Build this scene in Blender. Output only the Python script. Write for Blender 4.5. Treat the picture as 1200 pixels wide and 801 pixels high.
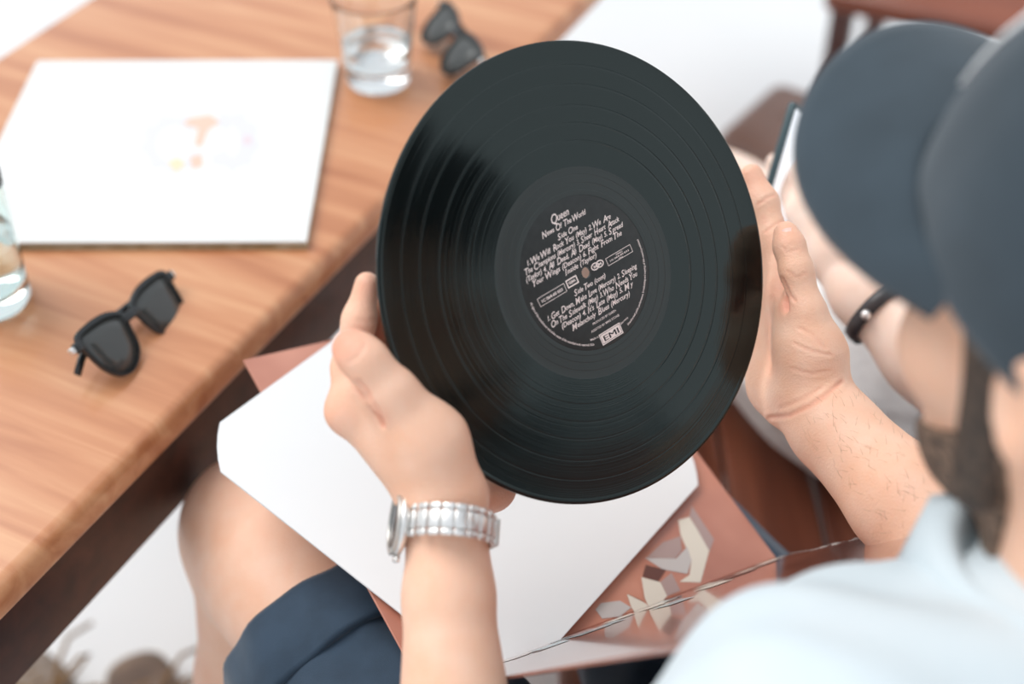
import bpy, bmesh, math, random
import numpy as np
from mathutils import Vector, Matrix, noise as mnoise

random.seed(7)
np.random.seed(7)
scene = bpy.context.scene
for o in list(bpy.data.objects):
    bpy.data.objects.remove(o, do_unlink=True)
LINK = scene.collection.objects.link

# ------------------------------------------------------------------ camera
PITCH = 0.7179                       # radians below the horizon
EYE = Vector((0.0, 0.0, 1.508))
FOCAL = 1667.0                       # focal length in pixels of the 1200 px frame (50 mm)
FWD = Vector((0, math.cos(PITCH), -math.sin(PITCH)))
RGT = Vector((1, 0, 0))
UPV = RGT.cross(FWD)
cd = bpy.data.cameras.new('camera')
cd.lens = FOCAL * 36.0 / 1200.0
cd.sensor_width = 36.0
cd.clip_start = 0.05
cd.dof.use_dof = True
cd.dof.focus_distance = 0.962
cd.dof.aperture_fstop = 2.5
cam = bpy.data.objects.new('camera', cd)
cam.location = EYE
cam.rotation_euler = (math.pi / 2 - PITCH, 0, 0)
LINK(cam)
scene.camera = cam

# ------------------------------------------------------------------ sky, sun, exposure
world = bpy.data.worlds.new('sky')
scene.world = world
world.use_nodes = True
wn = world.node_tree
wn.nodes.clear()
wo = wn.nodes.new('ShaderNodeOutputWorld')
wb = wn.nodes.new('ShaderNodeBackground')
wtc = wn.nodes.new('ShaderNodeTexCoord')
wsep = wn.nodes.new('ShaderNodeSeparateXYZ')
wr = wn.nodes.new('ShaderNodeValToRGB')
wr.color_ramp.elements[0].position = 0.0
wr.color_ramp.elements[0].color = (0.91, 0.96, 1.0, 1)
wr.color_ramp.elements[1].position = 1.0
wr.color_ramp.elements[1].color = (0.86, 0.93, 1.0, 1)
wn.links.new(wtc.outputs['Generated'], wsep.inputs[0])
wn.links.new(wsep.outputs['Z'], wr.inputs[0])
wn.links.new(wr.outputs[0], wb.inputs[0])
wb.inputs[1].default_value = 0.84
wn.links.new(wb.outputs[0], wo.inputs[0])

sl = bpy.data.lights.new('sun', 'SUN')
sl.energy = 1.95
sl.angle = math.radians(40)
sl.color = (1.0, 0.98, 0.95)
sun = bpy.data.objects.new('sun', sl)
sun.rotation_euler = Vector((0.50, -0.22, -0.80)).to_track_quat('-Z', 'Y').to_euler()
LINK(sun)

scene.view_settings.view_transform = 'Standard'
scene.view_settings.look = 'None'
scene.view_settings.gamma = 1.0
scene.view_settings.use_curve_mapping = False
scene.view_settings.exposure = 0.20

# ------------------------------------------------------------------ helpers
def ray(x, y):
    return FWD + RGT * ((x - 600.0) / FOCAL) + UPV * ((400.5 - y) / FOCAL)

def at(x, y, z):
    """survey point: photo pixel x, y measured at the distance z (metres) along the view axis"""
    return EYE + ray(x, y) * z

def on_plane(x, y, p, n):
    r = ray(x, y)
    return EYE + r * ((p - EYE).dot(n) / r.dot(n))

def level(x, y, h):
    return on_plane(x, y, Vector((0, 0, h)), Vector((0, 0, 1)))

def tag(o, label=None, cat=None, group=None, kind=None):
    if label: o['label'] = label
    if cat: o['category'] = cat
    if group: o['group'] = group
    if kind: o['kind'] = kind
    return o

def empty(name, loc=(0, 0, 0), mat=None, parent=None):
    o = bpy.data.objects.new(name, None)
    o.empty_display_size = 0.05
    LINK(o)
    if mat is not None:
        o.matrix_world = mat
    else:
        o.location = loc
    if parent:
        o.parent = parent
    return o

def obj(name, me, m, parent=None, smooth=True, loc=None, mtx=None):
    """link a mesh datablock (or bmesh) as one object; vertices are given in the parent's frame"""
    if isinstance(me, bmesh.types.BMesh):
        bm = me
        me = bpy.data.meshes.new(name)
        bmesh.ops.recalc_face_normals(bm, faces=bm.faces)
        bm.to_mesh(me)
        bm.free()
    o = bpy.data.objects.new(name, me)
    if m is not None and len(me.materials) == 0:
        me.materials.append(m)
    if smooth and len(me.polygons):
        me.polygons.foreach_set('use_smooth', [True] * len(me.polygons))
    LINK(o)
    if parent:
        o.parent = parent
    if mtx is not None:
        o.matrix_local = mtx
    elif loc is not None:
        o.location = loc
    return o

def pydata(name, v, f):
    me = bpy.data.meshes.new(name)
    me.from_pydata([tuple(p) for p in v], [], [tuple(q) for q in f])
    me.update()
    return me

def npmesh(name, v, f):
    """fast mesh from numpy verts and quads"""
    me = bpy.data.meshes.new(name)
    n, k = len(f), f.shape[1]
    me.vertices.add(len(v))
    me.vertices.foreach_set('co', np.ascontiguousarray(v, dtype=np.float32).ravel())
    me.loops.add(n * k)
    me.loops.foreach_set('vertex_index', np.ascontiguousarray(f, dtype=np.int32).ravel())
    me.polygons.add(n)
    me.polygons.foreach_set('loop_start', np.arange(0, n * k, k, dtype=np.int32))
    me.polygons.foreach_set('loop_total', np.full(n, k, dtype=np.int32))
    me.update(calc_edges=True)
    me.validate()
    return me

def sharp(o, deg=35):
    me = o.data
    bm = bmesh.new(); bm.from_mesh(me)
    lim = math.radians(deg)
    for e in bm.edges:
        if len(e.link_faces) == 2 and e.calc_face_angle(0) > lim:
            e.smooth = False
    bm.to_mesh(me); bm.free()
    return o

def box_bm(sx, sy, sz, bev=0.0, seg=2, c=(0, 0, 0), bm=None, rot=None):
    b2 = bmesh.new()
    bmesh.ops.create_cube(b2, size=1)
    bmesh.ops.scale(b2, vec=(sx, sy, sz), verts=b2.verts)
    if bev > 0:
        bmesh.ops.bevel(b2, geom=list(b2.edges), offset=bev, segments=seg, profile=0.5, affect='EDGES')
    if rot is not None:
        bmesh.ops.transform(b2, matrix=rot, verts=b2.verts)
    bmesh.ops.translate(b2, vec=c, verts=b2.verts)
    if bm is None:
        return b2
    t = bpy.data.meshes.new('t'); b2.to_mesh(t); b2.free(); bm.from_mesh(t); bpy.data.meshes.remove(t)
    return bm

def lathe_bm(prof, seg=48, closed=False, arc=None):
    """prof = list of (r, z)"""
    bm = bmesh.new()
    rings = []
    for r, z in prof:
        if r < 1e-7:
            rings.append([bm.verts.new((0, 0, z))])
        else:
            rings.append([bm.verts.new((r * math.cos(2 * math.pi * i / seg), r * math.sin(2 * math.pi * i / seg), z)) for i in range(seg)])
    pairs = list(zip(rings[:-1], rings[1:]))
    if closed:
        pairs.append((rings[-1], rings[0]))
    for a, b in pairs:
        for i in range(seg):
            j = (i + 1) % seg
            if len(a) == 1 and len(b) == 1:
                continue
            if len(a) == 1:
                bm.faces.new((a[0], b[i], b[j]))
            elif len(b) == 1:
                bm.faces.new((a[i], a[j], b[0]))
            else:
                bm.faces.new((a[i], a[j], b[j], b[i]))
    return bm

def tube_bm(pts, rad, seg=10, bm=None, cap=True, flat=1.0, nrm=None):
    """tube along points; rad number or list; flat squashes the second axis"""
    bm = bm or bmesh.new()
    pts = [Vector(p) for p in pts]
    n = len(pts)
    rads = rad if isinstance(rad, (list, tuple)) else [rad] * n
    t0 = (pts[1] - pts[0]).normalized()
    a = nrm.copy() if nrm is not None else (Vector((0, 0, 1)) if abs(t0.z) < 0.9 else Vector((1, 0, 0)))
    rings = []
    for i in range(n):
        t = (pts[min(i + 1, n - 1)] - pts[max(i - 1, 0)]).normalized()
        a = (a - t * a.dot(t)).normalized()
        b = t.cross(a)
        rings.append([bm.verts.new(pts[i] + (a * math.cos(2 * math.pi * k / seg) * flat + b * math.sin(2 * math.pi * k / seg)) * rads[i]) for k in range(seg)])
    for r, s in zip(rings[:-1], rings[1:]):
        for k in range(seg):
            j = (k + 1) % seg
            bm.faces.new((r[k], r[j], s[j], s[k]))
    if cap:
        bm.faces.new(rings[0][::-1]); bm.faces.new(rings[-1])
    return bm

def extrude_poly_bm(pts, h, z0=0.0, bm=None):
    """flat outline (x, y) extruded from z0 to z0+h"""
    bm = bm or bmesh.new()
    a = [bm.verts.new((p[0], p[1], z0)) for p in pts]
    b = [bm.verts.new((p[0], p[1], z0 + h)) for p in pts]
    bm.faces.new(a[::-1]); bm.faces.new(b)
    n = len(pts)
    for i in range(n):
        j = (i + 1) % n
        bm.faces.new((a[i], a[j], b[j], b[i]))
    return bm

def frame(x, y, z, o):
    return Matrix(((x[0], y[0], z[0], o[0]), (x[1], y[1], z[1], o[1]), (x[2], y[2], z[2], o[2]), (0, 0, 0, 1)))

# ------------------------------------------------------------------ materials
def mat(name, col=(0.8, 0.8, 0.8), rough=0.5, **kw):
    m = bpy.data.materials.new(name)
    m.use_nodes = True
    b = m.node_tree.nodes['Principled BSDF']
    b.inputs['Base Color'].default_value = (*col, 1)
    b.inputs['Roughness'].default_value = rough
    for k, v in kw.items():
        b.inputs[k.replace('_', ' ')].default_value = v
    m['b'] = 1
    return m

def nodes(m):
    return m.node_tree, m.node_tree.nodes['Principled BSDF']

def noisy(m, c1, c2, scale=10.0, detail=4.0, stretch=None, lo=0.35, hi=0.65, bump=0.0, bscale=None, coord='Object', bdist=0.001):
    """two-tone noise colour and optional bump"""
    t, b = nodes(m)
    tc = t.nodes.new('ShaderNodeTexCoord')
    mp = t.nodes.new('ShaderNodeMapping')
    if stretch: mp.inputs['Scale'].default_value = stretch
    t.links.new(tc.outputs[coord], mp.inputs[0])
    nz = t.nodes.new('ShaderNodeTexNoise')
    nz.inputs['Scale'].default_value = scale
    nz.inputs['Detail'].default_value = detail
    t.links.new(mp.outputs[0], nz.inputs[0])
    r = t.nodes.new('ShaderNodeValToRGB')
    r.color_ramp.elements[0].position = lo; r.color_ramp.elements[0].color = (*c1, 1)
    r.color_ramp.elements[1].position = hi; r.color_ramp.elements[1].color = (*c2, 1)
    t.links.new(nz.outputs[0], r.inputs[0])
    t.links.new(r.outputs[0], b.inputs['Base Color'])
    if bump:
        n2 = t.nodes.new('ShaderNodeTexNoise')
        n2.inputs['Scale'].default_value = bscale or scale * 4
        n2.inputs['Detail'].default_value = 5
        t.links.new(mp.outputs[0], n2.inputs[0])
        bp = t.nodes.new('ShaderNodeBump')
        bp.inputs['Strength'].default_value = bump
        bp.inputs['Distance'].default_value = bdist
        t.links.new(n2.outputs[0], bp.inputs['Height'])
        t.links.new(bp.outputs[0], b.inputs['Normal'])
    return m

def skin(name, c1, c2, flush=(0.80, 0.30, 0.20)):
    """skin tone with fine relief; a per-vertex amount reddens fingertips, knuckles and creases"""
    m = mat(name, c1, 0.46)
    t, b = nodes(m)
    b.inputs['Subsurface Weight'].default_value = 0.12
    b.inputs['Subsurface Radius'].default_value = (1.0, 0.35, 0.2)
    b.inputs['Subsurface Scale'].default_value = 0.005
    b.inputs['Specular IOR Level'].default_value = 0.35
    noisy(m, c1, c2, 42, 7, bump=0.6, bscale=620, bdist=0.0007, lo=0.30, hi=0.72)
    src = b.inputs['Base Color'].links[0].from_socket
    at_ = t.nodes.new('ShaderNodeAttribute'); at_.attribute_name = 'flush'
    mx = t.nodes.new('ShaderNodeMix'); mx.data_type = 'RGBA'
    t.links.new(at_.outputs['Fac'], mx.inputs[0])
    t.links.new(src, mx.inputs[6]); mx.inputs[7].default_value = (*flush, 1)
    t.links.new(mx.outputs[2], b.inputs['Base Color'])
    return m

M = {}
M['skin'] = skin('tanned skin', (0.84, 0.48, 0.325), (0.87, 0.56, 0.415))
M['skin2'] = skin('fair skin', (0.86, 0.62, 0.50), (0.88, 0.70, 0.60))
M['floor'] = noisy(mat('white floor', (0.86, 0.86, 0.86), 0.5), (0.70, 0.715, 0.73), (0.74, 0.75, 0.755), 1.5)
M['paper'] = mat('white paper', (0.83, 0.835, 0.84), 0.6)
M['card'] = mat('grey card core', (0.50, 0.40, 0.30), 0.8)
M['kraft'] = noisy(mat('worn card edge', (0.5, 0.36, 0.2), 0.8), (0.42, 0.29, 0.15), (0.62, 0.50, 0.34), 60)
M['ivory'] = noisy(mat('ivory laminated card', (0.86, 0.86, 0.84), 0.35), (0.745, 0.745, 0.73), (0.77, 0.77, 0.752), 6)

def wood(name, c1, c2, c3, rough=0.3, stretch=(14, 1.0, 14), scale=3.0, coat=0.3):
    m = mat(name, c1, rough)
    t, b = nodes(m)
    b.inputs['Coat Weight'].default_value = coat
    b.inputs['Coat Roughness'].default_value = 0.25
    tc = t.nodes.new('ShaderNodeTexCoord')
    mp = t.nodes.new('ShaderNodeMapping'); mp.inputs['Scale'].default_value = stretch
    t.links.new(tc.outputs['Object'], mp.inputs[0])
    nz = t.nodes.new('ShaderNodeTexNoise'); nz.inputs['Scale'].default_value = scale; nz.inputs['Detail'].default_value = 7
    nz.inputs['Distortion'].default_value = 0.6
    t.links.new(mp.outputs[0], nz.inputs[0])
    r = t.nodes.new('ShaderNodeValToRGB')
    r.color_ramp.elements[0].position = 0.3; r.color_ramp.elements[0].color = (*c1, 1)
    r.color_ramp.elements[1].position = 0.72; r.color_ramp.elements[1].color = (*c3, 1)
    e = r.color_ramp.elements.new(0.5); e.color = (*c2, 1)
    t.links.new(nz.outputs[0], r.inputs[0])
    t.links.new(r.outputs[0], b.inputs['Base Color'])
    bp = t.nodes.new('ShaderNodeBump'); bp.inputs['Strength'].default_value = 0.15; bp.inputs['Distance'].default_value = 0.0006
    t.links.new(nz.outputs[0], bp.inputs['Height'])
    t.links.new(bp.outputs[0], b.inputs['Normal'])
    return m

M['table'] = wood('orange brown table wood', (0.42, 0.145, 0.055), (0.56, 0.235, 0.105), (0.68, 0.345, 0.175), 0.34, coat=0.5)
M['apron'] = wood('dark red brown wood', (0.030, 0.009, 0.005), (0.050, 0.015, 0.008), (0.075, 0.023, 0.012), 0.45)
M['bench'] = wood('red brown bench wood', (0.075, 0.020, 0.010), (0.12, 0.034, 0.017), (0.18, 0.055, 0.027), 0.3, stretch=(10, 1, 10))
M['chairwood'] = wood('red brown chair wood', (0.17, 0.045, 0.025), (0.23, 0.068, 0.038), (0.30, 0.10, 0.058), 0.3, stretch=(1, 10, 10))
M['darkwood'] = wood('dark chair leg wood', (0.08, 0.035, 0.03), (0.11, 0.05, 0.042), (0.14, 0.07, 0.055), 0.4, stretch=(10, 10, 1))
M['black'] = mat('black acetate', (0.018, 0.020, 0.022), 0.25)
M['lens'] = mat('dark grey lens', (0.060, 0.062, 0.060), 0.06)
M['steel'] = mat('satin steel', (0.80, 0.785, 0.765), 0.36, Metallic=1.0)
M['steel2'] = mat('brushed steel', (0.66, 0.65, 0.62), 0.38, Metallic=1.0)
M['bronze'] = mat('brown clasp inside', (0.20, 0.14, 0.11), 0.4, Metallic=0.6)
M['navy'] = noisy(mat('navy cotton', (0.03, 0.07, 0.12), 0.85, Sheen_Weight=0.15), (0.017, 0.037, 0.064), (0.024, 0.049, 0.083), 40, bump=0.5, bscale=900, bdist=0.0005)
M['capcloth'] = noisy(mat('slate blue cap cloth', (0.04, 0.06, 0.08), 0.9, Sheen_Weight=0.18), (0.023, 0.038, 0.051), (0.030, 0.048, 0.064), 25, bump=0.4, bscale=1000, bdist=0.0004)
M['white'] = mat('white stitched cloth', (0.85, 0.85, 0.85), 0.8)
M['shirt'] = noisy(mat('pale blue chambray', (0.70, 0.77, 0.81), 0.85), (0.56, 0.635, 0.675), (0.64, 0.70, 0.73), 9, 6, bump=0.4, bscale=700, bdist=0.0005)
M['linen'] = noisy(mat('white linen', (0.80, 0.78, 0.76), 0.9), (0.76, 0.74, 0.73), (0.84, 0.83, 0.82), 20, bump=0.8, bscale=60, bdist=0.004)
M['hair'] = noisy(mat('dark brown hair', (0.045, 0.03, 0.022), 0.6), (0.03, 0.02, 0.015), (0.10, 0.065, 0.045), 160, bump=1.0, bscale=260, bdist=0.003)
M['beard'] = noisy(mat('short dark brown beard', (0.12, 0.08, 0.055), 0.7), (0.045, 0.03, 0.022), (0.30, 0.19, 0.13), 220, 3, bump=1.0, bscale=400, bdist=0.003)
M['bagleather'] = noisy(mat('brown leather', (0.27, 0.17, 0.14), 0.45), (0.25, 0.155, 0.125), (0.30, 0.19, 0.155), 12, bump=0.3, bscale=300)
M['glass'] = mat('misted clear glass', (0.97, 0.99, 0.985), 0.06, Transmission_Weight=1.0, IOR=1.45)
M['greenglass'] = mat('green tinted glass', (0.90, 0.98, 0.955), 0.0, Transmission_Weight=1.0, IOR=1.45)
M['water'] = mat('water', (0.97, 0.99, 1.0), 0.0, Transmission_Weight=1.0, IOR=1.33)
M['screen'] = mat('lit phone screen', (0.8, 0.85, 0.9), 0.1, Emission_Color=(0.9, 0.95, 1.0, 1), Emission_Strength=0.5)
M['phone'] = mat('dark phone body', (0.05, 0.08, 0.09), 0.3, Metallic=0.4)

# ------------------------------------------------------------------ bodies as smooth distance fields
class Field:
    def __init__(self, k=0.012):
        self.p = []
        self.k = k
    def cone(self, a, b, ra, rb, k=None, flat=None):
        self.p.append(('c', np.array(a, float), np.array(b, float), ra, rb, k or self.k, 1)); return self
    def chain(self, pts, rads, k=None):
        for i in range(len(pts) - 1):
            self.cone(pts[i], pts[i + 1], rads[i], rads[i + 1], k)
        return self
    def ell(self, c, r, rot=None, k=None, sign=1):
        R = np.eye(3) if rot is None else np.array(rot, float)[:3, :3]
        self.p.append(('e', np.array(c, float), np.array(r, float), R, None, k or self.k, sign)); return self
    def bounds(self):
        lo, hi = [], []
        for q in self.p:
            if q[6] < 0: continue
            if q[0] == 'c':
                lo += [q[1] - q[3], q[2] - q[4]]; hi += [q[1] + q[3], q[2] + q[4]]
            else:
                m = q[2].max(); lo.append(q[1] - m); hi.append(q[1] + m)
        return np.min(lo, 0), np.max(hi, 0)
    def mesh(self, h, cut=(), warp=None, lo=None, hi=None):
        """cut: list of (point, normal) half spaces to remove (the side the normal points to)"""
        l, u = self.bounds()
        if lo is not None: l = np.maximum(l, lo)
        if hi is not None: u = np.minimum(u, hi)
        l = l - 3 * h; u = u + 3 * h
        n = np.ceil((u - l) / h).astype(int) + 1
        f = np.full(n, 1.0, np.float32)
        ax = [l[i] + h * np.arange(n[i]) for i in range(3)]
        for q in self.p:
            k = q[5]
            mg = k + 4 * h
            if q[0] == 'c':
                a0 = np.minimum(q[1] - q[3], q[2] - q[4]) - mg; a1 = np.maximum(q[1] + q[3], q[2] + q[4]) + mg
            else:
                m = q[2].max() + mg; a0 = q[1] - m; a1 = q[1] + m
            i0 = np.clip(np.floor((a0 - l) / h).astype(int), 0, n); i1 = np.clip(np.ceil((a1 - l) / h).astype(int) + 1, 0, n)
            if np.any(i1 <= i0): continue
            X, Y, Z = np.meshgrid(*[ax[i][i0[i]:i1[i]] for i in range(3)], indexing='ij', sparse=True)
            if q[0] == 'c':
                a, b, ra, rb = q[1:5]
                ba = b - a; L2 = max(ba @ ba, 1e-12)
                t = ((X - a[0]) * ba[0] + (Y - a[1]) * ba[1] + (Z - a[2]) * ba[2]) / L2
                t = np.clip(t, 0, 1)
                d = np.sqrt((X - a[0] - t * ba[0]) ** 2 + (Y - a[1] - t * ba[1]) ** 2 + (Z - a[2] - t * ba[2]) ** 2) - (ra + (rb - ra) * t)
            else:
                c, r, R = q[1:4]
                dx, dy, dz = X - c[0], Y - c[1], Z - c[2]
                p = [(R[0, i] * dx + R[1, i] * dy + R[2, i] * dz) for i in range(3)]
                k0 = np.sqrt(sum((p[i] / r[i]) ** 2 for i in range(3)))
                k1 = np.sqrt(sum((p[i] / r[i] ** 2) ** 2 for i in range(3))) + 1e-9
                d = k0 * (k0 - 1) / k1
            s = tuple(slice(i0[i], i1[i]) for i in range(3))
            g = f[s]
            if q[6] > 0:
                hh = np.maximum(k - np.abs(g - d), 0) / k
                f[s] = np.minimum(g, d) - hh * hh * k * 0.25
            else:
                hh = np.maximum(k - np.abs(g + d), 0) / k
                f[s] = np.maximum(g, -d) + hh * hh * k * 0.25
        if warp is not None or cut:
            X, Y, Z = np.meshgrid(*ax, indexing='ij', sparse=True)
            if warp is not None:
                f = f + warp(X, Y, Z).astype(np.float32)
            for p, nn in cut:
                nn = np.array(nn, float); nn = nn / np.linalg.norm(nn)
                f = np.maximum(f, (X - p[0]) * nn[0] + (Y - p[1]) * nn[1] + (Z - p[2]) * nn[2])
        return nets(f, l, h)

def nets(f, l, h):
    s = f < 0
    n = f.shape
    off = [(i, j, k) for i in (0, 1) for j in (0, 1) for k in (0, 1)]
    cs = [s[o[0]:n[0] - 1 + o[0], o[1]:n[1] - 1 + o[1], o[2]:n[2] - 1 + o[2]] for o in off]
    cnt = sum(c.astype(np.int8) for c in cs)
    mk = (cnt > 0) & (cnt < 8)
    ii = np.argwhere(mk)
    idx = np.full(mk.shape, -1, np.int32)
    idx[mk] = np.arange(len(ii))
    val = [f[ii[:, 0] + o[0], ii[:, 1] + o[1], ii[:, 2] + o[2]] for o in off]
    acc = np.zeros((len(ii), 3)); w = np.zeros(len(ii))
    for a in range(8):
        for b in range(a + 1, 8):
            if sum(abs(off[a][i] - off[b][i]) for i in range(3)) != 1: continue
            c = (val[a] < 0) != (val[b] < 0)
            t = np.where(c, val[a] / np.where(c, val[a] - val[b], 1), 0)
            pa = np.array(off[a], float); pb = np.array(off[b], float)
            acc += np.where(c[:, None], pa + t[:, None] * (pb - pa), 0)
            w += c
    v = (ii + acc / w[:, None]) * h + l
    quads = []
    for axn in range(3):
        o1, o2 = [(1, 2), (2, 0), (0, 1)][axn]
        sl0 = [slice(1, -1)] * 3; sl1 = [slice(1, -1)] * 3
        sl0[axn] = slice(0, n[axn] - 1); sl1[axn] = slice(1, n[axn])
        A = s[tuple(sl0)]; B = s[tuple(sl1)]
        e = np.argwhere(A != B)
        if not len(e): continue
        fl = A[tuple(e.T)]
        base = e.copy()
        for i in range(3):
            if i != axn: base[:, i] += 1
        def cell(d1, d2):
            q = base.copy(); q[:, o1] += d1; q[:, o2] += d2
            return idx[q[:, 0], q[:, 1], q[:, 2]]
        qd = np.stack([cell(-1, -1), cell(0, -1), cell(0, 0), cell(-1, 0)], 1)
        qd[~fl] = qd[~fl][:, ::-1]
        quads.append(qd)
    return v, np.concatenate(quads)

def join_np(*ps):
    vs, fs, o = [], [], 0
    for v, f in ps:
        vs.append(v); fs.append(f + o); o += len(v)
    return np.concatenate(vs), np.concatenate(fs)

# ------------------------------------------------------------------ floor
bm = bmesh.new()
bmesh.ops.create_grid(bm, x_segments=1, y_segments=1, size=9)
fl = obj('floor', bm, M['floor'], smooth=False)
tag(fl, 'pale white floor under the table and benches', kind='structure')

# ------------------------------------------------------------------ long table
TZ = 0.74
p1 = level(0, 690, TZ); p2 = level(682, 0, TZ)
tu = (p2 - p1).normalized(); tv = Vector((-tu.y, tu.x, 0)); tz = Vector((0, 0, 1))
table = empty('long_table', mat=frame(tu, tv, tz, Vector((p1.x, p1.y, 0))))
tag(table, 'narrow orange-brown wooden table with rounded edge and dark apron', 'table')
TX0, TX1, TW = -0.55, 2.1, 0.505
obj('tabletop', box_bm(TX1 - TX0, TW, 0.032, 0.011, 4, ((TX0 + TX1) / 2, TW / 2, TZ - 0.016)), M['table'], table)
M['tablegrain'] = M['table']
TA = 0.72                                  # the dark apron stops here, the top runs on past it
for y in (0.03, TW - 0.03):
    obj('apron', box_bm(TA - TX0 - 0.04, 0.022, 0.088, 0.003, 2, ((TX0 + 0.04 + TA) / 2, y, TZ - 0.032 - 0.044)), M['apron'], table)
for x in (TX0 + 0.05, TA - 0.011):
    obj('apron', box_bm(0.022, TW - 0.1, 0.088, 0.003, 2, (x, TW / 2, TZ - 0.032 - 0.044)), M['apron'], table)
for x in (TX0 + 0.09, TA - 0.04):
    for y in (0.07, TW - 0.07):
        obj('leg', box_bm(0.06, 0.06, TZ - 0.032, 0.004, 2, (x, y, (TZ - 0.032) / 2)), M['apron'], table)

# ------------------------------------------------------------------ the vinyl record
RC = Vector((0.048, 0.7299, 0.9306))
RN = Vector((0.5159, -0.642, 0.5671)).normalized()
RX = Vector((0.7602, 0.6484, 0.0425)); RX = (RX - RN * RX.dot(RN)).normalized()
RY = RN.cross(RX)
rec = empty('vinyl_record', mat=frame(RX, RY, RN, RC))
tag(rec, 'glossy black vinyl record with black printed label, held between two hands', 'record')
mm = 0.001
def vinyl():
    m = mat('black vinyl', (0.0035, 0.0050, 0.0052), 0.12, IOR=1.54, Specular_Tint=(0.84, 1.0, 0.97, 1.0))  # greenish reflection of the surroundings is put into the base and specular tint
    t, b = nodes(m)
    b.inputs['Anisotropic'].default_value = 0.5
    tg = t.nodes.new('ShaderNodeTangent'); tg.direction_type = 'RADIAL'; tg.axis = 'Z'
    t.links.new(tg.outputs[0], b.inputs['Tangent'])
    tc = t.nodes.new('ShaderNodeTexCoord')
    sp = t.nodes.new('ShaderNodeSeparateXYZ'); t.links.new(tc.outputs['Object'], sp.inputs[0])
    cb = t.nodes.new('ShaderNodeCombineXYZ')
    t.links.new(sp.outputs[0], cb.inputs[0]); t.links.new(sp.outputs[1], cb.inputs[1])
    ln = t.nodes.new('ShaderNodeVectorMath'); ln.operation = 'LENGTH'; t.links.new(cb.outputs[0], ln.inputs[0])
    nz = t.nodes.new('ShaderNodeTexNoise'); nz.noise_dimensions = '1D'; nz.inputs['Scale'].default_value = 900; nz.inputs['Detail'].default_value = 3
    t.links.new(ln.outputs['Value'], nz.inputs['W'])
    nb = t.nodes.new('ShaderNodeTexNoise'); nb.noise_dimensions = '1D'; nb.inputs['Scale'].default_value = 140; nb.inputs['Detail'].default_value = 2
    t.links.new(ln.outputs['Value'], nb.inputs['W'])
    mr = t.nodes.new('ShaderNodeMapRange'); mr.inputs['To Min'].default_value = 0.05; mr.inputs['To Max'].default_value = 0.15
    t.links.new(nb.outputs[0], mr.inputs[0]); t.links.new(mr.outputs[0], b.inputs['Roughness'])
    bp = t.nodes.new('ShaderNodeBump'); bp.inputs['Strength'].default_value = 0.14; bp.inputs['Distance'].default_value = 0.0004
    t.links.new(nz.outputs[0], bp.inputs['Height']); t.links.new(bp.outputs[0], b.inputs['Normal'])
    return m
M['vinyl'] = vinyl()
M['deadwax'] = mat('smooth black run-out', (0.020, 0.023, 0.023), 0.34, IOR=1.54, Specular_Tint=(0.9, 1.0, 0.98, 1.0))  # green cast of reflected surroundings tinted into this material too
top = []
# half thickness 1.0 mm at the grooves, a raised bead at the rim and a raised label area
prof = [(151.0, 0.0), (150.9, 0.7), (150.3, 1.15), (149.2, 1.25), (147.6, 1.05), (146.2, 0.85)]
for g in (135.0, 122.5, 109.0, 97.5, 86.0):
    prof += [(g + 0.75, 0.85), (g + 0.45, 0.72), (g - 0.45, 0.72), (g - 0.75, 0.85)]
prof += [(69.3, 0.85), (68.7, 0.74)]
disc_prof = [(r * mm, z * mm) for r, z in prof]
disc_prof += [(50.9 * mm, 0.74 * mm)]
bottom = [(50.9 * mm, -0.74 * mm), (68.7 * mm, -0.74 * mm), (69.3 * mm, -0.85 * mm), (146 * mm, -0.85 * mm), (149.2 * mm, -1.25 * mm), (150.3 * mm, -1.15 * mm), (150.9 * mm, -0.7 * mm)]
grooved = [p for p in disc_prof if p[0] >= 69.2 * mm]
bm = lathe_bm([(69.3 * mm, -0.85 * mm)] + bottom[3:] + grooved, 256, closed=True)
sharp(obj('disc', bm, M['vinyl'], rec), 9)
dw = [(50.9, -0.8), (69.35, -0.8), (69.35, 0.86), (68.6, 0.74), (64.6, 0.74), (64.4, 0.66), (64.1, 0.66), (63.9, 0.74), (59.2, 0.74), (59.0, 0.64), (58.7, 0.64), (58.5, 0.74),
      (54.2, 0.74), (54.0, 0.9), (52.2, 0.92), (50.9, 0.75)]
sharp(obj('run_out', lathe_bm([(r * mm, z * mm) for r, z in dw], 192, closed=True), M['deadwax'], rec), 20)
M['label'] = noisy(mat('black printed label paper', (0.016, 0.019, 0.019), 0.45), (0.014, 0.017, 0.017), (0.020, 0.023, 0.023), 200)
lab = obj('label', lathe_bm([(r * mm, z * mm) for r, z in [(3.6, -0.9), (50.95, -0.9), (50.95, 0.6), (49.8, 1.0), (3.9, 1.0), (3.6, 0.9)]], 128, closed=True), M['label'], rec)
sharp(lab, 40)
lab['label'] = 'black paper label with pale pink lettering'
M['ink'] = mat('pale pink ink', (0.92, 0.79, 0.75), 0.6)
M['darkink'] = mat('black ink', (0.02, 0.018, 0.022), 0.6)

def text_mesh(s, size, shear=0.0, bold=0.0, space=1.0):
    c = bpy.data.curves.new('t', 'FONT')
    c.body = s; c.size = size; c.shear = shear; c.offset = bold; c.space_character = space
    c.resolution_u = 3
    o = bpy.data.objects.new('t', c); LINK(o)
    dg = bpy.context.evaluated_depsgraph_get()
    me = bpy.data.meshes.new_from_object(o.evaluated_get(dg))
    bpy.data.objects.remove(o); bpy.data.curves.remove(c)
    n = len(me.vertices)
    v = np.zeros(n * 3); me.vertices.foreach_get('co', v); v = v.reshape(-1, 3)
    f = [tuple(p.vertices) for p in me.polygons]
    bpy.data.meshes.remove(me)
    return v, f

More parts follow.
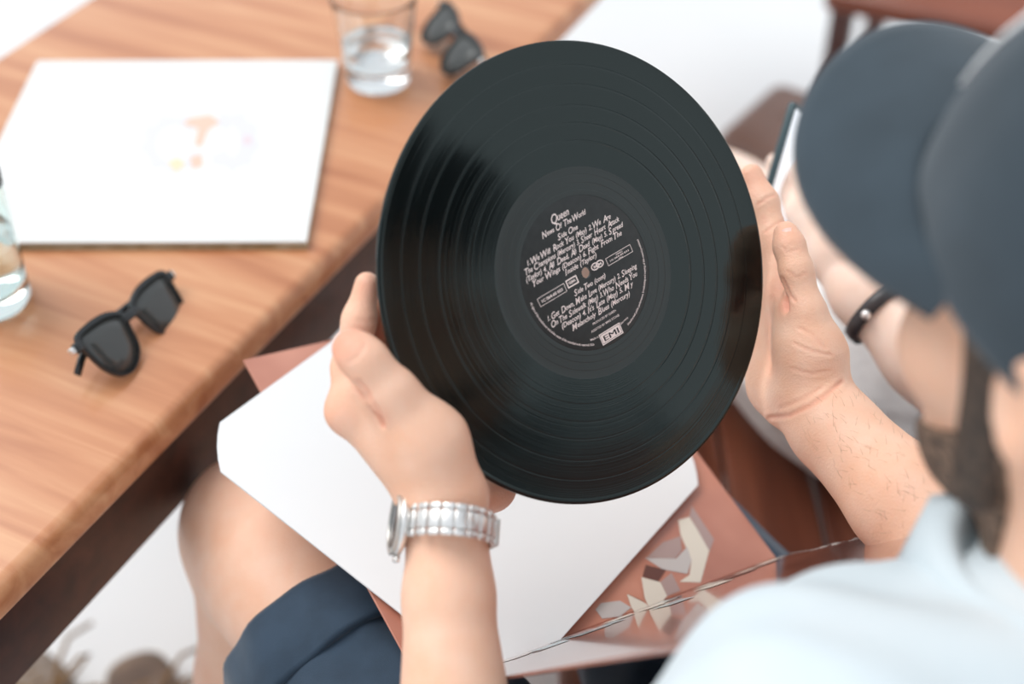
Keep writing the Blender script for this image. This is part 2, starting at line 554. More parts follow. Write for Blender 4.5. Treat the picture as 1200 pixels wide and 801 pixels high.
def put_text(name, s, x0, x1, y, size, m, parent, z, shear=0.35, bold=0.03, fancy=True, ang=0.0):
    """one printed line, fitted between x0 and x1 (mm) on the baseline y"""
    v, f = text_mesh(s, size, shear, bold)
    w = v[:, 0].max() - v[:, 0].min()
    v[:, 0] = (v[:, 0] - v[:, 0].min()) * (x1 - x0) / w + x0
    v[:, 1] += y
    if ang:
        cx, cy = (x0 + x1) / 2, y
        ca, sa = math.cos(ang), math.sin(ang)
        dx, dy = v[:, 0] - cx, v[:, 1] - cy
        v[:, 0], v[:, 1] = cx + dx * ca - dy * sa, cy + dx * sa + dy * ca
    v = v * mm; v[:, 2] = z * mm
    return obj(name, pydata(name, v, f), m, parent, smooth=False)

LZ = 1.06
lines = [('Queen', -9.3, 6.0, 39.4, 6.6), ('News Of The World', -20.4, 18.2, 34.2, 4.6), ('Side One', -10.0, 7.6, 28.2, 4.4),
         ('1. We Will Rock You (May) 2. We Are', -38.4, 34.6, 23.4, 4.6),
         ('The Champions (Mercury) 3. Sheer Heart Attack', -42.2, 40.2, 18.9, 4.6),
         ('(Taylor) 4. All Dead, All Dead (May) 5. Spread', -44.0, 41.6, 14.4, 4.6),
         ('Your Wings (Deacon) 6. Fight From The', -40.4, 37.6, 9.9, 4.6),
         ('Inside (Taylor)', -15.4, 12.6, 5.6, 4.4),
         ('Side Two (cont)', -15.2, 12.8, -9.4, 4.4),
         ('1. Get Down, Make Love (Mercury) 2. Sleeping', -40.9, 38.8, -14.8, 4.6),
         ('On The Sidewalk (May) 3. Who Needs You', -40.2, 36.6, -19.6, 4.6),
         ("(Deacon) 4. It's Late (May) 5. My", -33.4, 30.6, -24.0, 4.6),
         ('Melancholy Blues (Mercury)', -27.0, 25.0, -28.7, 4.6)]
def script_line(name, s, x0, x1, y, size, m, parent, z):
    """slanted lettering whose capitals are a little taller than the rest of the line, as on the label"""
    segs = s.split(' ')
    vv, ff, cur, o = [], [], 0.0, 0
    for wd in segs:
        v, f = text_mesh(wd, size, 0.42, 0.07)
        if wd[:1].isupper():
            v2, f2 = text_mesh(wd[0], size * 1.30, 0.42, 0.07)
            rest = wd[1:]
            vr, fr = text_mesh(rest, size, 0.42, 0.07) if rest else (np.zeros((0, 3)), [])
            v2[:, 1] -= size * 0.10
            if len(vr):
                vr[:, 0] += v2[:, 0].max() - size * (0.28 if wd[0] in 'TFWYP' else 0.10) - vr[:, 0].min()
            f = f2 + [tuple(i + len(v2) for i in q) for q in fr]
            v = np.concatenate([v2, vr])
        v[:, 0] += cur - v[:, 0].min()
        cur = v[:, 0].max() + size * 0.34
        ff += [tuple(i + o for i in q) for q in f]; o += len(v); vv.append(v)
    v = np.concatenate(vv)
    v[:, 0] = (v[:, 0] - v[:, 0].min()) / (v[:, 0].max() - v[:, 0].min()) * (x1 - x0) + x0
    v[:, 1] += y
    v = v * mm; v[:, 2] = z * mm
    return obj(name, pydata(name, v, ff), m, parent, smooth=False)
for s, x0, x1, y, sz in lines:
    script_line('lettering', s, x0, x1, y, sz, M['ink'], lab, LZ)
put_text('lettering', 'PRODUCED BY QUEEN', -11, 9.6, -32.9, 2.1, M['ink'], lab, LZ, 0, 0.02)
put_text('lettering', 'ASSISTED BY MIKE STONE', -14.4, 10.6, -36.9, 2.1, M['ink'], lab, LZ, 0, 0.02)
put_text('lettering', 'Made in', -17.6, -10.9, -41.6, 2.0, M['ink'], lab, LZ, 0, 0.02, ang=-0.12)
put_text('lettering', 'Germany', 8.6, 16.6, -42.0, 2.0, M['ink'], lab, LZ, 0, 0.02, ang=0.2)

def outline_bm(x0, y0, x1, y1, t, z):
    bm = bmesh.new()
    o = [(x0, y0), (x1, y0), (x1, y1), (x0, y1)]; i = [(x0 + t, y0 + t), (x1 - t, y0 + t), (x1 - t, y1 - t), (x0 + t, y1 - t)]
    a = [bm.verts.new((p[0] * mm, p[1] * mm, z * mm)) for p in o]; b = [bm.verts.new((p[0] * mm, p[1] * mm, z * mm)) for p in i]
    for k in range(4):
        j = (k + 1) % 4
        bm.faces.new((a[k], a[j], b[j], b[k]))
    return bm
def rect_bm(x0, y0, x1, y1, z):
    bm = bmesh.new()
    bm.faces.new([bm.verts.new((x * mm, y * mm, z * mm)) for x, y in ((x0, y0), (x1, y0), (x1, y1), (x0, y1))])
    return bm
obj('printed_box', outline_bm(-42, -4.2, -19, 1.7, 0.35, LZ), M['ink'], lab, smooth=False)
put_text('lettering', '1C 064-60 033', -39.5, -21.5, -2.3, 2.6, M['ink'], lab, LZ, 0, 0.08)
obj('printed_box', outline_bm(17.8, -3.9, 40.2, 1.6, 0.35, LZ), M['ink'], lab, smooth=False)
put_text('lettering', 'STEREO', 26.5, 32.5, -0.4, 1.4, M['ink'], lab, LZ, 0, 0.02)
put_text('lettering', '1C 064-60 033', 20.5, 37.5, -2.0, 1.5, M['ink'], lab, LZ, 0, 0.03)
put_text('lettering', '(A)', 27.5, 31, -3.5, 1.3, M['ink'], lab, LZ, 0, 0.02)
obj('printed_box', outline_bm(-17.4, -3.2, -8.0, 2.4, 0.9, LZ), M['ink'], lab, smooth=False)
put_text('lettering', 'GEMA', -15.6, -9.8, -1.1, 2.3, M['ink'], lab, LZ, 0, 0.08)
def oval(cx, cy, rx, ry, t):
    bm = bmesh.new(); a = []; b = []
    for i in range(28):
        c, s = math.cos(2 * math.pi * i / 28), math.sin(2 * math.pi * i / 28)
        a.append(bm.verts.new(((cx + rx * c) * mm, (cy + ry * s) * mm, LZ * mm))); b.append(bm.verts.new(((cx + (rx - t) * c) * mm, (cy + (ry - t) * s) * mm, LZ * mm)))
    for k in range(28):
        j = (k + 1) % 28
        bm.faces.new((a[k], a[j], b[j], b[k]))
    return bm
obj('printed_oval', oval(8.1, 0.6, 3.4, 2.5, 0.8), M['ink'], lab, smooth=False)
obj('printed_oval', oval(12.2, 0.6, 3.4, 2.5, 0.8), M['ink'], lab, smooth=False)
put_text('lettering', 'BIEM', 6.8, 13.6, -0.3, 2.2, M['ink'], lab, LZ, 0, 0.08)
lg = obj('logo_plate', rect_bm(-10.2, -48.4, 8.4, -40.6, LZ), M['ink'], lab, smooth=False)
obj('logo_plate', outline_bm(-9.5, -47.7, 7.7, -41.3, 0.25, LZ + 0.04), M['darkink'], lab, smooth=False)
for dx in (-0.18, 0.0, 0.18):
    put_text('lettering', 'EMI', -7.4 + dx, 5.6 + dx, -46.6, 5.4, M['darkink'], lab, LZ + 0.05 + dx * 0.02, 0, 0.0)
# rim text bent around the lower edge of the label
def rim_text(s, a0, a1, r, size):
    v, f = text_mesh(s, size, 0.0, 0.03)
    w = v[:, 0].max() - v[:, 0].min()
    ang = a0 + (v[:, 0] - v[:, 0].min()) / w * (a1 - a0)
    rr = r - v[:, 1]
    out = np.stack([rr * np.cos(ang), rr * np.sin(ang), np.full(len(v), LZ)], 1) * mm
    obj('lettering', pydata('lettering', out, f), M['ink'], lab, smooth=False)
rad = math.radians
rim_text('All rights of the manufacturer and of the owner of the recorded work reserved, Köln', rad(178), rad(250), 47.9, 2.3)
rim_text('Unauthorised public performance, broadcasting and copying of this record prohibited', rad(287), rad(362), 47.9, 2.3)

# ------------------------------------------------------------------ open gatefold sleeve on the lap
GA = Vector((-0.0594, 0.5641, 0.7063)); GB = Vector((0.2062, 0.7246, 0.6522)); GC = Vector((-0.2116, 0.8344, 0.7610))
GL = 0.315
gu = (GB - GA).normalized(); gv = (GC - GA); gv = (gv - gu * gv.dot(gu)).normalized(); gn = gu.cross(gv)
gate = empty('gatefold_sleeve', mat=frame(gu, gv, gn, GA))
tag(gate, 'open gatefold record sleeve in red-brown print lying on the lap', 'record sleeve')
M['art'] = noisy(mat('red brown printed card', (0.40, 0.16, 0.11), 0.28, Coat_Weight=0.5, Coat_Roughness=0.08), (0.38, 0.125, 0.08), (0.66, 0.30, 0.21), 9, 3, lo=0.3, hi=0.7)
M['artcream'] = mat('cream print', (0.76, 0.70, 0.60), 0.3)
M['artmauve'] = mat('mauve grey print', (0.42, 0.30, 0.28), 0.3)
M['artdark'] = mat('dark brown print', (0.13, 0.05, 0.04), 0.3)
M['artteal'] = mat('grey teal print', (0.36, 0.45, 0.46), 0.2)
M['artgrey'] = mat('pale grey print', (0.56, 0.52, 0.50), 0.3)
flat_panel = obj('lower_panel', box_bm(GL, GL, 0.0022, 0.0006, 1, (GL / 2, GL / 2, -0.0011)), M['art'], gate, smooth=False)
flat_panel['label'] = 'flat panel with red-brown print'
PHI = math.radians(61.5)
# local frame of the raised panel: y runs from the fold up to the chest, z is its printed inner face
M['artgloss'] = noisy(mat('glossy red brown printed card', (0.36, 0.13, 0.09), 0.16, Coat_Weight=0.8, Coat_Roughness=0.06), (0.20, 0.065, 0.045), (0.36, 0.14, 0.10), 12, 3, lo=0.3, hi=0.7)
yv = Vector((0, -math.cos(PHI), math.sin(PHI))); zv = Vector((1, 0, 0)).cross(yv)
if zv.y < 0: zv = -zv
RM = frame(Vector((1, 0, 0)), yv, zv, Vector((0, 0, 0)))
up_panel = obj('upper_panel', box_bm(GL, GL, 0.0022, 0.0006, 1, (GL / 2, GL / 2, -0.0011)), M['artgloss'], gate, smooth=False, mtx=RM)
up_panel['label'] = 'glossy panel propped up against the shirt'
obj('spine', tube_bm([(0.001, -0.001, -0.002), (GL - 0.001, -0.001, -0.002)], 0.0022, 8), M['art'], gate)
def to_gate(x, y):
    p = on_plane(x, y, GA, gn) - GA
    return p.dot(gu), p.dot(gv)
def print_shape(pts, m, z):
    bm = bmesh.new()
    bm.faces.new([bm.verts.new((*to_gate(*p), z)) for p in pts])
    return obj('printed_shape', bm, m, flat_panel, smooth=False)
def c4(x, y):   # close-up survey coordinates of the printed shapes
    return 640 + x / 3.814, 570 + y / 3.814
print_shape([c4(*p) for p in [(590, 150), (640, 135), (730, 280), (690, 428), (596, 425), (640, 395), (650, 330), (600, 215)]], M['artcream'], 0.0002)
print_shape([c4(*p) for p in [(650, 85), (750, 235), (730, 290), (640, 130)]], M['artmauve'], 0.0003)
print_shape([c4(*p) for p in [(440, 318), (580, 322), (630, 270), (650, 330), (630, 390), (520, 370)]], M['artgrey'], 0.0003)
print_shape([c4(*p) for p in [(600, 222), (605, 285), (575, 322), (450, 316), (520, 250)]], M['artmauve'], 0.0004)
print_shape([c4(*p) for p in [(445, 350), (535, 372), (500, 425), (430, 402)]], M['artdark'], 0.0004)
print_shape([c4(*p) for p in [(425, 405), (510, 428), (540, 490), (470, 560), (440, 500)]], M['artcream'], 0.0004)
print_shape([c4(*p) for p in [(510, 425), (560, 385), (600, 465), (540, 490)]], M['artmauve'], 0.0003)
print_shape([c4(*p) for p in [(360, 480), (440, 520), (470, 545), (400, 570), (380, 540)]], M['artcream'], 0.0005)
print_shape([c4(*p) for p in [(245, 520), (330, 510), (380, 540), (330, 580), (250, 590), (220, 550)]], M['artgrey'], 0.0003)
print_shape([c4(*p) for p in [(400, 395), (440, 515), (360, 478)]], M['art'], 0.0005)
# raised panel: bands of print near the fold
def up_shape(pts, m, z=0.0002):
    bm = bmesh.new()
    bm.faces.new([bm.verts.new((p[0], p[1], z)) for p in pts])
    return obj('printed_shape', bm, m, up_panel, smooth=False)
rs = random.Random(11)
for i in range(26):
    x = 0.015 + 0.285 * i / 26 + rs.uniform(-0.008, 0.008); y = 0.004 + rs.uniform(0.0, 0.05) * rs.random()
    w = rs.uniform(0.012, 0.034); h = rs.uniform(0.008, 0.030)
    up_shape([(x, y), (min(x + w, 0.312), y + h * 0.2), (min(x + w * 0.8, 0.312), y + h), (x + w * 0.1, y + h * 0.8)],
             M[rs.choice(['artteal', 'artcream', 'artgrey', 'artmauve', 'artdark', 'artdark'])], 0.0002 + i * 0.00001)
rnd = random.Random(3)
M['wear'] = mat('white worn card', (0.80, 0.76, 0.72), 0.8)
bmw = bmesh.new()
for i in range(60):
    y = rnd.uniform(0.0, 0.24); w = rnd.uniform(0.002, 0.012); d = rnd.uniform(0.0008, 0.004)
    x = GL - rnd.choice([0.0, 0.0, 0.004, 0.009])
    bmw.faces.new([bmw.verts.new(q) for q in ((x - d, y, 0.0004), (x, y - w * 0.3, 0.0004), (x - 0.0004, y + w, 0.0004), (x - d * 0.6, y + w * 0.7, 0.0004))])
obj('worn_edge', bmw, M['wear'], up_panel, smooth=False)

# ------------------------------------------------------------------ white inner sleeve on top of it
IO = GA + gn * 0.0045
sL = on_plane(220, 523, IO, gn); sB = on_plane(588, 813, IO, gn)
su = (sB - sL).normalized(); sv = gn.cross(su)          # su: left corner to bottom corner, sv: up into the picture
SS = 0.298
inner = empty('inner_sleeve', mat=frame(su, sv, gn, sL))
tag(inner, 'plain white paper inner sleeve with clipped corners on the lap', 'inner sleeve')
cut = 0.033
def sleeve_outline(s, c):
    pts = []
    for (cx, cy), (d1, d2) in (((0, 0), ((0, 1), (1, 0))), ((s, 0), ((-1, 0), (0, 1))), ((s, s), ((0, -1), (-1, 0))), ((0, s), ((1, 0), (0, -1)))):
        P = Vector((cx, cy)); A = P + Vector(d1) * c; B = P + Vector(d2) * c
        for k in range(5):
            t = k / 4
            q = A * (1 - t) + B * t
            b = 4 * t * (1 - t) * 0.10
            pts.append(q + (P - (A + B) / 2) * b)
    return pts
ol = sleeve_outline(SS, cut)
def sheet(z0, s, c, dome):
    bm = bmesh.new()
    cen = Vector((s / 2, s / 2))
    rings = []
    N = 10
    o = sleeve_outline(s, c)
    for k in range(N + 1):
        t = 1 - k / N
        ring = []
        for p in o:
            q = cen + (p - cen) * t
            ring.append(q)
        rings.append(ring)
    vs = []
    for ring in rings[:-1]:
        row = []
        for q in ring:
            e = min(q.x, q.y, s - q.x, s - q.y) / s
            z = z0 + dome * min(1.0, e * 4) + 0.0005 * mnoise.noise(Vector((q.x * 7, q.y * 7, 0.3)))
            row.append(bm.verts.new((q.x, q.y, z)))
        vs.append(row)
    c0 = bm.verts.new((cen.x, cen.y, z0 + dome))
    n = len(o)
    for a, b in zip(vs[:-1], vs[1:]):
        for i in range(n):
            j = (i + 1) % n
            bm.faces.new((a[i], a[j], b[j], b[i]))
    for i in range(n):
        bm.faces.new((vs[-1][i], vs[-1][(i + 1) % n], c0))
    return bm
for nm, z0, dm in (('paper_back', 0.0, 0.0004), ('paper_front', 0.0009, 0.0010)):
    o = obj(nm, sheet(z0, SS, cut, dm), M['paper'], inner, smooth=False)
    sm = o.modifiers.new('thick', 'SOLIDIFY'); sm.thickness = 0.00035; sm.offset = 1

# ------------------------------------------------------------------ closed white album on the table
AZ = TZ + 0.0095
cor = [level(*p, AZ) for p in ((64, 71), (403, 70), (335, 282), (-68, 283))]
ac = sum(cor, Vector()) / 4
au = ((cor[1] - cor[0]) + (cor[2] - cor[3])).normalized(); av = Vector((-au.y, au.x, 0))
album = empty('album_sleeve', mat=frame(au, av, Vector((0, 0, 1)), Vector((ac.x, ac.y, TZ))))
tag(album, 'closed ivory white album sleeve with faint crest lying on the table', 'record sleeve')
AL = 0.315
obj('back_cover', box_bm(AL, AL, 0.0022, 0.0006, 1, (0, 0, 0.0013)), M['kraft'], album, smooth=False)
obj('folded_edge', box_bm(AL - 0.003, AL - 0.003, 0.0046, 0.0006, 1, (0.001, 0.001, 0.0047)), M['kraft'], album, smooth=False)
fc = obj('front_cover', box_bm(AL, AL, 0.0022, 0.0007, 2, (0, 0, 0.0081)), M['ivory'], album, smooth=False)
M['crest_lilac'] = mat('faint lilac print', (0.69, 0.675, 0.70), 0.4)
M['crest_peach'] = mat('faint peach print', (0.74, 0.52, 0.41), 0.4)
M['crest_gold'] = mat('faint gold print', (0.76, 0.66, 0.45), 0.4)
M['crest_rose'] = mat('faint rose print', (0.70, 0.58, 0.61), 0.4)
def alb(x, y):
    p = level(x, y, AZ) - ac
    return p.dot(au), p.dot(av)
def crest(pts, m, z):
    bm = bmesh.new()
    bm.faces.new([bm.verts.new((*alb(*p), 0.0093 + z)) for p in pts])
    return obj('crest_shape', bm, m, fc, smooth=False)
def ell_pts(cx, cy, rx, ry, n=24, a0=0, a1=2 * math.pi):
    return [(cx + rx * math.cos(a0 + (a1 - a0) * i / n), cy + ry * math.sin(a0 + (a1 - a0) * i / n)) for i in range(n)]
def crest_ring(cx, cy, rx, ry, t, a0, a1, m, z):
    bm = bmesh.new(); n = 20; A = []; B = []
    for i in range(n + 1):
        a = a0 + (a1 - a0) * i / n
        k = 1 + 0.12 * math.sin(a * 9)
        A.append(bm.verts.new((*alb(cx + rx * k * math.cos(a), cy + ry * k * math.sin(a)), 0.0093 + z)))
        B.append(bm.verts.new((*alb(cx + (rx - t) * math.cos(a), cy + (ry - t * 0.7) * math.sin(a)), 0.0093 + z)))
    for i in range(n):
        bm.faces.new((A[i], A[i + 1], B[i + 1], B[i]))
    return obj('crest_shape', bm, m, fc, smooth=False)
crest_ring(272, 165, 32, 34, 24, -2.4, 2.6, M['crest_lilac'], 0.0)
crest_ring(205, 168, 40, 34, 18, 0.4, 5.6, M['crest_lilac'], 0.0)
crest([(222, 138), (246, 134), (258, 143), (244, 152), (236, 172), (228, 170), (232, 150), (214, 146)], M['crest_peach'], 0.0001)
crest([(196, 190), (208, 184), (218, 192), (206, 202)], M['crest_gold'], 0.0001)
crest([(222, 184), (236, 180), (238, 194), (226, 198)], M['crest_peach'], 0.0001)
crest([(286, 158), (296, 160), (294, 170), (284, 168)], M['crest_rose'], 0.0001)

# ------------------------------------------------------------------ tumblers
def tumbler(name, label, x, y, r0, r1, h, base, m, water=0.0):
    c = level(x, y, TZ)
    t = empty(name, c)
    tag(t, label, 'glass')
    w = 0.0017
    def rr(z): return r0 + (r1 - r0) * (z / h) ** 1.3
    out = [(0, 0.0003), (r0 - 0.004, 0.0003), (r0 - 0.001, 0.0015), (r0, 0.004)] + [(rr(h * k / 12), h * k / 12) for k in range(1, 13)]
    inn = [(rr(h * k / 12) - w, h * k / 12) for k in range(12, 2, -1) if h * k / 12 > base + 0.004] + [(rr(base) - w - 0.003, base + 0.001), (rr(base) * 0.5, base), (0, base)]
    sharp(obj('tumbler', lathe_bm(out + [(r1 - w * 0.15, h + 0.0006), (r1 - w * 0.85, h + 0.0006)] + inn, 64), m, t), 25)
    if water:
        wp = [(0, base + 0.0005), (rr(base) * 0.5, base + 0.0005), (rr(base) - w - 0.0035, base + 0.0015)] + [(rr(base + (water - base) * k / 5) - w - 0.0003, base + (water - base) * k / 5) for k in range(1, 6)] + [(0, water)]
        obj('water', lathe_bm(wp, 48), M['water'], t)
    return t
tumbler('water_glass', 'clear tumbler with thick base beside the white album sleeve', 444, 94, 0.033, 0.044, 0.098, 0.020, M['glass'], 0.045)
tumbler('water_glass', 'green-tinted glass at the left edge of the table near the sunglasses', -10, 352, 0.0335, 0.036, 0.125, 0.016, M['greenglass'], 0.07)

# ------------------------------------------------------------------ sunglasses
def smooth_loop(pts, n=6):
    out = []
    m = len(pts)
    for i in range(m):
        p0, p1, p2, p3 = [Vector(pts[(i + k - 1) % m]) for k in range(4)]
        for j in range(n):
            t = j / n
            out.append(0.5 * ((2 * p1) + (p2 - p0) * t + (2 * p0 - 5 * p1 + 4 * p2 - p3) * t * t + (3 * p1 - p0 - 3 * p2 + p3) * t ** 3))
    return out
LENS = [(8, 11), (22, 18), (42, 20), (59, 18), (61, 6), (57, -13), (46, -26), (30, -27), (15, -17), (9, 0)]
def sunglasses(name, label, mtx, s, fold, frame_m, lens_m, spread=(0.0, 0.0)):
    """local frame: x across the face, y up the face, z out of the lenses; temples fold behind"""
    g = empty(name, mat=mtx)
    tag(g, label, 'sunglasses')
    k = s * mm
    bmf = bmesh.new()
    for sg in (-1, 1):
        loop = smooth_loop([(sg * x, y, -0.0025 * (x - 34) ** 2 * 0.4) for x, y in LENS])
        n = len(loop)
        A, B, C2, D2 = [], [], [], []
        cen = Vector((sg * 35, -2, 0))
        for p in loop:
            d = (p - cen); top_ = max(0.0, p.y) / 18
            thick = 1.6 + 2.4 * top_
            o = p + d.normalized() * thick
            A.append(bmf.verts.new(p * k + Vector((0, 0, 2.0 * k)))); B.append(bmf.verts.new(o * k + Vector((0, 0, 1.6 * k))))
            C2.append(bmf.verts.new(o * k + Vector((0, 0, -2.0 * k)))); D2.append(bmf.verts.new(p * k + Vector((0, 0, -2.0 * k))))
        for i in range(n):
            j = (i + 1) % n
            for P, Q in ((A, B), (B, C2), (C2, D2), (D2, A)):
                bmf.faces.new((P[i], P[j], Q[j], Q[i]))
    box_bm(20 * k, 8 * k, 4 * k, 1.5 * k, 2, (0, 8 * k, 0), bmf)
    for sg in (-1, 1):
        box_bm(9 * k, 9 * k, 5 * k, 1.5 * k, 2, (sg * 65 * k, 13 * k, -1 * k), bmf)
    sharp(obj('frame', bmf, frame_m, g), 50)
    for sg in (-1, 1):
        loop = smooth_loop([(sg * x, y, 0) for x, y in LENS], 5)
        bm = bmesh.new()
        c = bm.verts.new((sg * 35 * k, -2 * k, 2.2 * k))
        c2 = Vector((sg * 35, -2, 0))
        rings = []
        for q in (0.5, 1.03):
            rings.append([bm.verts.new(((c2 + (p - c2) * q) * k) + Vector((0, 0, (2.2 - 2.2 * q * q) * k))) for p in loop])
        m_ = len(loop)
        for i in range(m_):
            j = (i + 1) % m_
            bm.faces.new((c, rings[0][i], rings[0][j])); bm.faces.new((rings[0][i], rings[1][i], rings[1][j], rings[0][j]))
        lo = obj('lens', bm, lens_m, g)
        so = lo.modifiers.new('t', 'SOLIDIFY'); so.thickness = 0.0016
        # temple: hinge block + arm, folded by the angle "fold" behind the frame
        a = fold[0] if sg < 0 else fold[1]
        hx, hy = sg * 67 * k, 13 * k
        path = []
        for t in np.linspace(0, 1, 12):
            L_ = 135 * k * t
            drop = -18 * k * max(0, (t - 0.7) / 0.3) ** 1.5
            path.append((hx - sg * math.sin(a) * L_, hy + drop, -4 * k - math.cos(a) * L_ - (5 * k if sg > 0 else 0)))
        obj('temple', tube_bm(path, [4.6 * k * (1 - 0.25 * t) for t in np.linspace(0, 1, 12)], 10, flat=0.45, nrm=Vector((0, 0, 1)) if a > 0.8 else Vector((1, 0, 0))), frame_m, g)
        obj('hinge', box_bm(5 * k, 6 * k, 6 * k, 1 * k, 2, (sg * 70.5 * k, 13 * k, -3 * k)), M['steel'], g)
    return g
pn = level(90, 408, TZ + 0.040); pf = level(201, 322, TZ + 0.016)
W = (pf - pn).normalized()
mid = (pn + pf) / 2
view = (mid - EYE).normalized()
N0 = -(view - W * view.dot(W)); N0.normalize()
N0 = (Matrix.Rotation(math.radians(4), 3, W) @ N0)
if N0.z < 0: N0 = -N0
Yg = N0.cross(W)
sgs = (pf - pn).length / 0.136
MS = frame(W, Yg, N0, mid - Yg * 0.013 * sgs)
sunglasses('sunglasses', 'black square-framed sunglasses lying lens-up near the front table edge', MS, sgs, (1.50, 1.50), M['black'], M['lens'])
# second pair, folded, beyond the tumbler
q0 = level(503, 14, TZ + 0.02); q1 = level(556, 92, TZ + 0.02)
W2 = (q1 - q0).normalized(); mid2 = (q0 + q1) / 2
side2 = Vector((W2.y, -W2.x, 0))
Y2 = (Vector((0, 0, 1)) * 0.62 - side2 * 0.78).normalized()
N2 = W2.cross(Y2).normalized()
Y2 = N2.cross(W2)
sunglasses('sunglasses', 'folded dark sunglasses standing on edge behind the held record', frame(W2, Y2, N2, Vector((mid2.x, mid2.y, TZ + 0.027))), 0.93, (1.32, 1.40), M['black'], M['lens'])

# ------------------------------------------------------------------ shoes under the table
def shoe(name, label, c, az, m, sole, lace):
    s = empty(name, mat=Matrix.Translation(c) @ Matrix.Rotation(az, 4, 'Z'))
    tag(s, label, 'shoe', 'pair of shoes under the table')
    outl = smooth_loop([(0.135, 0.0), (0.12, 0.035), (0.06, 0.047), (0, 0.036), (-0.08, 0.034), (-0.125, 0.026), (-0.14, 0), (-0.125, -0.026), (-0.08, -0.034), (0, -0.038), (0.06, -0.044), (0.12, -0.032)], 4)
    obj('sole', extrude_poly_bm([(p.x * 1.03, p.y * 1.05) for p in [Vector((a[0], a[1])) for a in outl]], 0.022, 0.0005), sole, s, smooth=False)
    bm = bmesh.new(); rings = []
    for k, z in enumerate(np.linspace(0, 1, 9)):
        r = []
        for p in outl:
            toe = max(0, (p[0] - 0.0) / 0.135)
            htop = 0.085 - 0.045 * toe
            sh = 1 - 0.35 * z ** 2
            cx = -0.045 * z ** 2
            r.append(bm.verts.new((cx + (p[0]) * (1 - 0.45 * z ** 2.2), p[1] * sh, 0.022 + htop * z)))
        rings.append(r)
    n = len(outl)
    for a, b in zip(rings[:-1], rings[1:]):
        for i in range(n):
            j = (i + 1) % n
            bm.faces.new((a[i], a[j], b[j], b[i]))
    o = obj('upper', bm, m, s)
    so = o.modifiers.new('t', 'SOLIDIFY'); so.thickness = 0.003
    obj('tongue', box_bm(0.09, 0.045, 0.006, 0.003, 2, (0.005, 0, 0.088), rot=Matrix.Rotation(0.35, 4, 'Y')), m, s)
    for k in range(4):
        x = 0.05 - 0.022 * k; z = 0.072 + 0.010 * k
        obj('lace', tube_bm([(x, -0.026, z - 0.006), (x - 0.004, 0, z + 0.004), (x, 0.026, z - 0.006)], 0.0028, 6), lace, s)
    z = 0.112
    for sg in (-1, 1):
        obj('lace', tube_bm([(-0.02, 0, z), (-0.015, sg * 0.02, z + 0.012), (0.0, sg * 0.05, z + 0.006), (0.01, sg * 0.062, z - 0.01), (-0.005, sg * 0.04, z - 0.008), (-0.02, 0, z)], 0.0026, 6), lace, s)
        obj('lace', tube_bm([(-0.02, 0, z), (0.01, sg * 0.025, z + 0.004), (0.03, sg * 0.05, z + 0.012), (0.045, sg * 0.085, z - 0.004)], 0.0026, 6), lace, s)
    return s
M['canvas'] = noisy(mat('grey brown canvas', (0.20, 0.16, 0.13), 0.9), (0.16, 0.125, 0.10), (0.26, 0.21, 0.175), 60, bump=0.5, bscale=500)
M['sole'] = mat('pale rubber sole', (0.55, 0.50, 0.44), 0.7)
M['lace'] = mat('tan brown lace', (0.24, 0.14, 0.06), 0.8)
M['brownleather'] = noisy(mat('dark brown shoe leather', (0.12, 0.07, 0.04), 0.5), (0.09, 0.05, 0.03), (0.17, 0.10, 0.06), 30)
c1 = level(75, 812, 0.09); c2 = level(175, 822, 0.10)
shoe('shoe', 'grey-brown canvas shoe on the floor close under the dark table apron', Vector((c1.x - 0.02, c1.y, 0)), math.radians(130), M['canvas'], M['sole'], M['lace'])
shoe('shoe', 'dark brown shoe with untied tan laces on the floor by the bare leg', Vector((c2.x, c2.y, 0)), math.radians(115), M['brownleather'], M['sole'], M['lace'])

# ------------------------------------------------------------------ slatted bench under both sitters
bench = empty('slatted_bench', (0.49, 0.68, 0))
tag(bench, 'red-brown slatted wooden bench under the two seated people', 'bench')
BZ = 0.44
nsl = 10
for i in range(nsl):
    x = -0.45 + 0.09 * (i + 0.5)
    obj('slat', box_bm(0.0875, 1.02, 0.024, 0.006, 3, (x, 0, BZ - 0.012)), M['bench'], bench)
for y in (-0.43, 0.43):
    obj('rail', box_bm(0.88, 0.03, 0.06, 0.003, 2, (0, y, BZ - 0.054)), M['bench'], bench)
for x in (-0.40, 0.40):
    for y in (-0.43, 0.43):
        obj('leg', box_bm(0.05, 0.05, BZ - 0.024, 0.003, 2, (x, y, (BZ - 0.024) / 2)), M['bench'], bench)

# ------------------------------------------------------------------ wooden chair far right and a leather bag
ca = level(966, -10, 0.46); cb = level(1200, 36, 0.46)
cu = (cb - ca).normalized(); cv = Vector((-cu.y, cu.x, 0))
chair = empty('wooden_chair', mat=frame(cu, cv, Vector((0, 0, 1)), Vector((ca.x, ca.y, 0))))
tag(chair, 'red-brown wooden chair with dark legs behind the blue cap', 'chair')
CWD, CD = 0.44, 0.42
obj('seat', box_bm(CWD, CD, 0.035, 0.012, 3, (CWD / 2, CD / 2, 0.4425)), M['chairwood'], chair)
for x, y, h in ((0.03, 0.03, 0.425), (CWD - 0.03, 0.03, 0.425), (0.03, CD - 0.03, 0.88), (CWD - 0.03, CD - 0.03, 0.88)):
    obj('leg', box_bm(0.036, 0.036, h, 0.004, 2, (x, y, h / 2)), M['darkwood'], chair)
for z in (0.62, 0.74, 0.85):
    obj('back_slat', box_bm(CWD - 0.08, 0.016, 0.06, 0.004, 2, (CWD / 2, CD - 0.03, z)), M['chairwood'], chair)
obj('stretcher', box_bm(CWD - 0.08, 0.02, 0.03, 0.003, 2, (CWD / 2, 0.03, 0.20)), M['darkwood'], chair)

